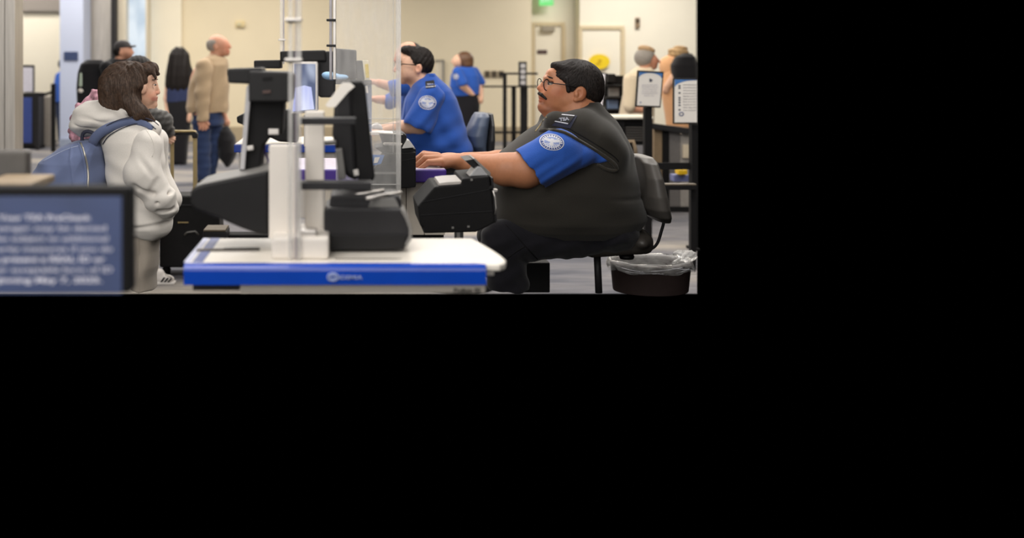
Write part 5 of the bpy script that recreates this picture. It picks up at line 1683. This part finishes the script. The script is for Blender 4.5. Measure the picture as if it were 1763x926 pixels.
body('trousers', [L([(162, 782, 826, 17), (185, 785, 826, 18), (225, 788, 822, 17), (278, 790, 818, 14)], p=2.4)], D9, 1.0, m_trs, fem)
for x in (798, 810):
    body('shoe', [E(x - 3, 280, 0, 9, 4, 6, k=2)], D9, .9, m_blk, fem)

# someone in blue half hidden by the pale column
D10 = 19.4
blu = stand('person in a bright blue top half hidden behind the pale blue column', D10, s_fair, [
    E(110, 112, 0, 9, 11, 9), C(110, 118, 0, 5, 110, 128, 0, 6, k=3), E(111, 155, 0, 11, 26, 11, k=4), C(98, 134, 0, 4, 97, 160, 0, 4, k=3), C(97, 160, 0, 4, 99, 178, -4, 3, k=2), C(123, 134, 0, 4, 124, 160, 0, 4, k=3), C(106, 180, 0, 6, 106, 242, 0, 4, k=3), C(116, 180, 0, 6, 116, 242, 0, 4, k=3)], .9)
body('top', [L([(122, 104, 116, 6), (128, 96, 122, 10), (145, 93, 127, 12), (176, 93, 127, 12)], p=2.3)], D10, .8, cloth('bright_blue_knit', (60, 104, 196)), blu)
body('trousers', [L([(172, 95, 125, 11), (200, 97, 123, 11), (242, 100, 120, 8)], p=2.3)], D10, .8, m_jean, blu)
body('hair', [E(110, 110, 0, 10, 10.5, 10)], D10, .8, m_hair_k, blu)

# travellers at the right, beyond the sign boards
D11 = 11.5
lad = stand('grey-haired woman with a tan hair bun and a cream coat behind the first sign board', D11, s_red, [
    E(1113, 102, 0, 16, 15, 13), E(1124, 106, 0, 9, 12, 10, k=3), C(1132, 102, 0, 1.6, 1136, 107, 0, 1.9, k=1.5), E(1124, 115, 0, 7, 5, 7, k=3), C(1113, 112, 0, 9, 1108, 128, 0, 11, k=4), E(1098, 185, 0, 26, 60, 22, k=6),
    C(1084, 140, -24, 8, 1082, 185, -28, 7, k=4), C(1082, 185, -28, 7, 1110, 190, -26, 5, k=3), E(1116, 190, -25, 6, 5, 4, k=2), C(1090, 240, -9, 12, 1090, 338, -9, 8, k=4), C(1106, 240, 9, 12, 1106, 338, 9, 8, k=4)], 1.0, tone_face(None, [], blush=[(1128, 108, 8, 8)]))
body('hair', [E(1110, 99, 0, 18, 17, 15.5), E(1128, 108, 0, 12, 14, 26, k=2, sub=True), B(1112, 122, 0, 20, 8, 26, k=2, sub=True)], D11, .9, m_hair_g, lad)
body('hair_bun', [E(1113, 85, 0, 15, 7, 11, -14, k=2), E(1104, 90, 0, 7, 6, 8, k=3)], D11, .8, M('sandy_hair', (176, 144, 106), .6, var=.25, scale=50), lad)
small_face(lad, D11, 1, 1129, 102, 5, 3, m_hair_g)
body('coat', [L([(116, 1096, 1120, 13), (124, 1084, 1126, 21), (145, 1076, 1128, 26), (175, 1070, 1126, 28), (210, 1064, 1124, 29), (260, 1066, 1124, 28), (300, 1070, 1122, 26)], p=2.3), C(1086, 138, -25, 12, 1083, 182, -30, 11, k=5)], D11, 1.1, cloth('cream_wool_coat', (222, 204, 176)), lad, lambda x, y, w: .8 * np.sin(x * .25 + .06 * y))
body('trousers', [C(1090, 295, -9, 13, 1090, 336, -9, 11, k=4), C(1108, 295, 9, 13, 1108, 336, 9, 11, k=4)], D11, 1.2, m_blk, lad)
D12 = 12.0
hat = stand('traveller in a tan hat and peach top carrying a black backpack at the right', D12, s_fair, [
    E(1165, 102, 0, 13, 13, 12), E(1157, 106, 0, 8, 10, 9, k=3), C(1150, 104, 0, 1.5, 1147, 108, 0, 1.7, k=1.5), C(1166, 110, 0, 8, 1168, 124, 0, 10, k=4), E(1172, 175, 0, 20, 60, 20, k=6), C(1160, 132, -18, 7, 1148, 150, -20, 6, k=3), E(1146, 156, -20, 6, 6, 5, k=2),
    C(1166, 235, -8, 10, 1166, 326, -8, 7, k=4), C(1180, 235, 8, 10, 1180, 326, 8, 7, k=4)], 1.0)
peach = cloth('peach_jersey', (236, 182, 136))
body('hood', [E(1160, 112, 0, 20, 17, 16, -30), E(1150, 118, 0, 14, 20, 15, 20, k=6)], D12, 1.0, peach, hat)
body('top', [L([(114, 1148, 1180, 14), (126, 1139, 1186, 20), (150, 1138, 1190, 22), (200, 1146, 1190, 22), (235, 1150, 1188, 20)], p=2.3)], D12, 1.0, peach, hat)
body('hat', [E(1168, 89, 0, 18, 6.5, 14, -6), E(1164, 94, 0, 14, 6, 14, k=3), E(1172, 82.5, 0, 12, 4, 10, -6, k=2)], D12, .8, M('tan_straw', (178, 146, 104), .8, var=.3, scale=40), hat)
body('hair', [E(1172, 103, 0, 11, 11, 13)], D12, .9, m_hair_b, hat)
body('trousers', [L([(228, 1152, 1194, 20), (325, 1158, 1190, 15)], p=2.4)], D12, 1.2, m_blk, hat)
tag(body('backpack', [L([(92, 1176, 1190, 8), (98, 1163, 1196, 16), (112, 1155, 1199, 20), (130, 1156, 1199, 21), (146, 1160, 1198, 20), (158, 1166, 1196, 16)], p=2.4)], D12 - .12, 1.0, m_blk, None), 'black rounded backpack worn by the traveller in the peach top', 'backpack')

# ---------------------------------------------------------------- stanchions, rails, sign boards and podiums


def stz(py, d):
    return EYE - (py - PY0) * d / F


def post(name, x0, x1, ytop, d, label, cat='stanchion', t=.06, base=True, mat=None):
    st = thing(name, (X((x0 + x1) / 2, d), d, 0), label, cat)
    mat = mat or m_blackm
    wbox('post', (X(x0, d), d - t / 2, .0 if not base else .02), (X(x1, d), d + t / 2, stz(ytop, d)), mat, st, .006)
    if base:
        c = X((x0 + x1) / 2, d)
        lathe('base_plate', (c, d, 0), [(.0, 0), (.075, 0), (.075, .012), (.04, .02), (.0, .022)], mat, st, 20)
    return st


p1 = post('barrier_post', 866, 872, 125, 15.0, 'thin black barrier post nearest the clasped hands of the standing officer', 'barrier')
p2 = post('barrier_post', 881, 888, 148, 15.2, 'black barrier post to the left of the small panel sign', 'barrier')
p3 = post('barrier_post', 896, 908, 148, 14.8, 'thick black barrier post under the small panel sign', 'barrier')
for (x0, x1, y0, y1, d, lab) in ((860, 926, 125, 128.5, 15.0, 'upper black rail between the barrier posts by the far wall'), (830, 928, 147.5, 150.5, 15.1, 'middle black rail between the barrier posts by the far wall'), (848, 935, 226, 230, 15.1, 'low black rail near the foot of the barrier posts')):
    r = tag(box('barrier_rail', x0, y0, x1, y1, d, .04, m_blackm, None, .004), lab, 'barrier')
ps = thing('panel_sign', pt(900, 150, 14.7), 'small upright grey sign with four pale squares on the barrier', 'sign')
box('board', 893, 106, 907, 150, 14.7, .03, m_dark, ps, .004)
for k in range(4):
    box('square', 896.5, 110 + k * 9.6, 904.5, 117 + k * 9.6, 14.69, .012, M('pale_grey_print', (180, 178, 180), .5), ps, .002)


def signboard(d, P, label, curve_col):
    """P: outer corners tl, tr, br, bl"""
    t = thing('sign_board', pt((P[2][0] + P[3][0]) / 2, (P[2][1] + P[3][1]) / 2, d), label, 'sign')
    prism('frame', P, d, .035, m_blackm, t, .004)
    q = lambda u, v: ((P[0][0] * (1 - u) + P[1][0] * u) * (1 - v) + (P[3][0] * (1 - u) + P[2][0] * u) * v, (P[0][1] * (1 - u) + P[1][1] * u) * (1 - v) + (P[3][1] * (1 - u) + P[2][1] * u) * v)
    return t, q


sb1, q = signboard(9.0, [(1098.5, 121), (1143, 123.5), (1137.5, 185.5), (1094.5, 184)], 'black framed notice with a blue arch before the woman in the cream coat', None)
prism('sheet', [q(.06, .045), q(.95, .045), q(.95, .955), q(.06, .955)], 8.99, .012, m_paper, sb1)
blu_ = M('notice_blue', (70, 122, 186), .6)


def arch(t, q, d, u0, u1, v0, dv, um=.5, c=.16):
    """blue field above a round white arch"""
    top = [q(u0 + (u1 - u0) * i / 16, v0) for i in range(17)]
    low = []
    for i in range(17):
        u = u0 + (u1 - u0) * i / 16
        k = (u - um) / max(u1 - um, um - u0)
        low.append(q(u, v0 + .008 + dv * (1 - math.sqrt(max(0, 1 - k * k * .985)))))
    prism('blue_corner', top + low[::-1], d, .004, blu_, t)


arch(sb1, q, 8.987, .06, .95, .045, .16)
prism('emblem', [q(.47, .2), q(.60, .245), q(.56, .285), q(.49, .31), q(.47, .27)], 8.987, .003, m_ink, sb1)
m_pale_print = M('pale_print', (176, 174, 186), .6)
for i, (a, b) in enumerate(((.2, .8), (.19, .82), (.2, .8), (.2, .78), (.2, .83), (.3, .7))):
    v = .40 + i * .058
    x0, y0 = q(a, v)
    x1, _ = q(b, v)
    text('lettering', ('please have your photo', 'identification ready and', 'remove all items from', 'your pockets before the', 'screening checkpoint', 'thank you')[i], x0, y0, 8.987, 1.7, m_pale_print, sb1, 'LEFT', x1 - x0)
prism('emblem', [q(.14, .86), q(.19, .84), q(.24, .87), q(.2, .9), q(.14, .895)], 8.987, .003, m_pale_print, sb1)
wbox('stem', (X(1110, 9.02), 9.02, 0.0), (X(1123, 9.02), 9.08, stz(185, 9.02)), m_blackm, sb1, .004)

sb2, q = signboard(8.4, [(1160, 134.5), (1200, 135), (1200, 213.5), (1160, 213.5)], 'larger black framed notice with a bulleted list at the right edge', None)
prism('sheet', [q(.05, .03), q(1.0, .03), q(1.0, .965), q(.05, .965)], 8.39, .012, m_paper, sb2)
arch(sb2, q, 8.387, .05, .99, .03, .17, .99)
for i, v in enumerate((.165, .215, .32, .425, .475, .53, .59, .69)):
    x0, y0 = q(.25, v)
    prism('bullet', [(x0 - 1.6, y0 - 1.3), (x0 + 1.6, y0 - 1.3), (x0 + 1.6, y0 + 1.3), (x0 - 1.6, y0 + 1.3)], 8.387, .003, m_ink, sb2)
for i, s_ in enumerate(('identification', 'boarding pass', 'remove shoes,', 'coats and belts', 'laptops out of', 'bags and laid', 'flat in a bin', 'liquids in one', 'clear bag only', 'no water')):
    v = .15 + i * .062
    x0, y0 = q(.40, v)
    text('lettering', s_, x0, y0, 8.387, 2.0, M('grey_print', (150, 146, 150), .6), sb2, 'LEFT', 1199 - x0)
n = 18
ex_, ey_ = q(.33, .78)
tube('emblem', [pt(ex_, ey_, 8.387) + Vector((.016 * math.cos(2 * math.pi * k / n), 0, .013 * math.sin(2 * math.pi * k / n))) for k in range(n)], .0035, M('slate_print', (96, 104, 140), .6), sb2, 6, True)
sbp = thing('stanchion', (X(1194, 8.5), 8.5, 0), 'wide black stanchion post under the larger notice at the right edge', 'stanchion')
wbox('post', (X(1188, 8.5), 8.46, .0), (X(1199.5, 8.5), 8.54, stz(213, 8.5)), m_blackm, sbp, .006)
wbox('foot', (X(1186, 8.5), 8.42, 0.0), (X(1199.8, 8.5), 8.58, .02), m_blackm, sbp, .006)
tag(box('belt_barrier', 1120, 280, 1188, 292, 8.5, .012, m_blackm, None, .001), 'wide black retractable belt running to the stanchion', 'barrier')
br_ = thing('low_rail', pt(1165, 322, 7.6), 'low black rail with a dull top edge behind the stool backrest', 'rail')
box('rail', 1141, 319, 1199, 327, 7.6, .05, m_blackm, br_, .004)
wbox('leg', (X(1190, 7.65), 7.655, 0), (X(1199, 7.65), 7.7, stz(318, 7.65)), m_blackm, br_)
box('top_edge', 1141, 316.5, 1199, 319, 7.6, .05, M('dull_bronze', (110, 100, 86), .4), br_, .002)
tag(tube('cable', [(X(px, 11.06), 11.06 + .06 * math.sin(px * .09), .008) for px in range(1138, 1190, 4)], .01, m_blackm), 'thin black painted shadow line on the carpet behind the stool', 'cable')  # black strip stands in for a shadow line on the floor

# podium with a louvred front
pod = thing('podium', (X(1090, 10.0), 10.1, 0), 'black podium with a pale top edge and a louvred front panel', 'podium')
box('top', 1046, 201, 1126, 205, 9.95, .5, M('pale_counter', (206, 200, 184), .5), pod, .006)
box('body', 1052, 205, 1124, 381, 10.05, .35, m_dark, pod, .006)
box('corner_post', 1062, 205, 1076, 379, 10.0, .06, m_blackm, pod, .004)
box('corner_post', 1109, 205, 1123, 379, 9.98, .06, m_blackm, pod, .004)
box('header', 1076, 206, 1110, 215, 10.02, .05, m_blackm, pod, .004)
for k in range(6):
    box('louvre', 1077, 218 + k * 4.4, 1109, 221 + k * 4.4, 10.01, .03, M('louvre_grey', (72, 68, 64), .5), pod, .002)
box('pale_panel', 1092, 250, 1108, 272, 10.02, .03, M('louvre_pale', (150, 148, 150), .5), pod, .003)
ptube('hose', [(1080, 244, 9.96), (1090, 243, 9.94), (1094, 256, 9.94), (1096, 272, 9.96)], 3.0, M('tan_shelf', (150, 130, 104)), pod)
wing = thing('partition_panel', (X(1155, 10.6), 10.6, 0), 'queue partition of tan, black and grey panels under a sloping grey rail', 'partition')
for (x0, x1, y0, mt_) in ((1126, 1140, 222, M('tan_panel', (150, 128, 100), .6)), (1140.4, 1152, 222, m_black), (1152.4, 1171, 226, M('grey_panel', (112, 108, 106), .5)), (1171.4, 1187, 230, M('light_grey_panel', (158, 152, 146), .5))):
    wbox('panel', (X(x0, 10.6), 10.6, .05), (X(x1, 10.6), 10.66, stz(y0, 10.6)), mt_, wing, .004)
prism('top_rail', [(1123, 212), (1190, 221), (1190, 232), (1123, 222)], 10.55, .06, m_dark, wing, .006)
box('notice_card', 1176, 249, 1188, 272, 10.57, .02, M('beige_card', (206, 192, 168), .6), wing, .002)
wbox('foot_rail', (X(1124, 10.6), 10.58, 0), (X(1190, 10.6), 10.68, .05), m_black, wing)
yb = tag(box('floor_cone', 1168, 292, 1184, 301, 8.9, .1, M('yellow_plastic', (236, 190, 30), .5), None, .01), 'small yellow block behind the belt near the stanchion', 'block')
tag(box('tote', 1160, 301, 1187, 313, 8.95, .12, M('blue_grey_tote', (110, 116, 160), .5), None, .01), 'blue-grey tote under the yellow block near the stanchion', 'tote')

# leaflet rack behind the officer's head
rk = thing('leaflet_rack', (X(1060, 12.4), 12.4, 0), 'black leaflet rack with pale and blue papers behind the officer\'s head', 'rack')
box('back', 1042, 130, 1074, 200, 12.5, .05, m_blackm, rk, .004)
wbox('leg', (X(1044, 12.5), 12.5, 0), (X(1050, 12.5), 12.55, stz(199, 12.5)), m_blackm, rk)
wbox('leg', (X(1066, 12.5), 12.5, 0), (X(1072, 12.5), 12.55, stz(199, 12.5)), m_blackm, rk)
box('top_box', 1046, 127, 1060, 142, 12.3, .2, m_black, rk, .01)
for y in (146, 167, 188):
    box('shelf', 1044, y, 1074, y + 3, 12.3, .22, m_black, rk, .004)
box('leaflets', 1048, 151, 1066, 166, 12.38, .03, m_grey2, rk, .003)
box('leaflets', 1046, 172, 1064, 187, 12.38, .03, M('blue_grey_paper', (104, 124, 156), .6), rk, .003)
sb3, q = signboard(11.6, [(1030, 124), (1046, 126), (1040, 187), (1024, 186)], 'white notice seen at an angle just behind the officer\'s head', None)
prism('sheet', [(1026, 126), (1042, 127.5), (1036.5, 185), (1022, 184)], 11.59, .012, M('bright_paper', (238, 236, 246), .5), sb3)
wbox('stem', (X(1030, 11.62), 11.62, .02), (X(1036, 11.62), 11.66, stz(186, 11.62)), m_blackm, sb3)
lathe('base_plate', (X(1033, 11.64), 11.64, 0), [(.0, 0), (.17, 0), (.17, .012), (.05, .024), (.0, .026)], m_blackm, sb3, 24)

# ---------------------------------------------------------------- left edge: lectern with a notice, queue post
lc = thing('lectern', (X(60, 18.2), 18.3, 0), 'dark lectern with a blue side panel and a white notice at the left', 'lectern')
DL = 18.2
wbox('body', (X(38, DL), DL, 0.05), (X(68, DL), DL + .3, stz(160, DL)), m_dark, lc, .01)
wbox('blue_panel', (X(40, DL), DL - .012, .1), (X(55, DL), DL, stz(168, DL)), M('panel_blue', (62, 80, 150), .5), lc, .004)
wbox('plinth', (X(37, DL), DL - .02, 0), (X(69, DL), DL + .32, .05), m_blackm, lc)
box('sign_frame', 36, 112, 58.5, 159, DL, .05, m_blackm, lc, .006)
box('sign_sheet', 37, 116, 56, 158, DL - .012, .012, M('lavender_sheet', (214, 212, 226), .6), lc)
q1_ = thing('queue_post', (X(63, 18.0), 18.0, 0), 'dark queue post beside the lectern at the left', 'stanchion')
wbox('post', (X(60.5, 18), 17.98, 0), (X(67.5, 18), 18.05, stz(159, 18)), m_dark, q1_, .006)
q2_ = thing('queue_post', (X(91, 17.6), 17.6, 0), 'taller dark queue post left of the pale blue column', 'stanchion')
wbox('post', (X(88, 17.6), 17.58, 0), (X(95, 17.6), 17.65, stz(144, 17.6)), m_blackm, q2_, .006)
prism('belt', [(67, 161), (78, 160), (90, 156), (90, 161), (78, 165), (67, 166)], 17.66, .02, m_blackm, q2_)
tag(wbox('low_bin', (X(69, 18.6), 18.6, 0), (X(88, 18.6), 18.9, stz(166, 18.6)), M('taupe_bin', (128, 122, 116), .6), None, .02), 'taupe box bin between the queue posts at the left', 'bin')
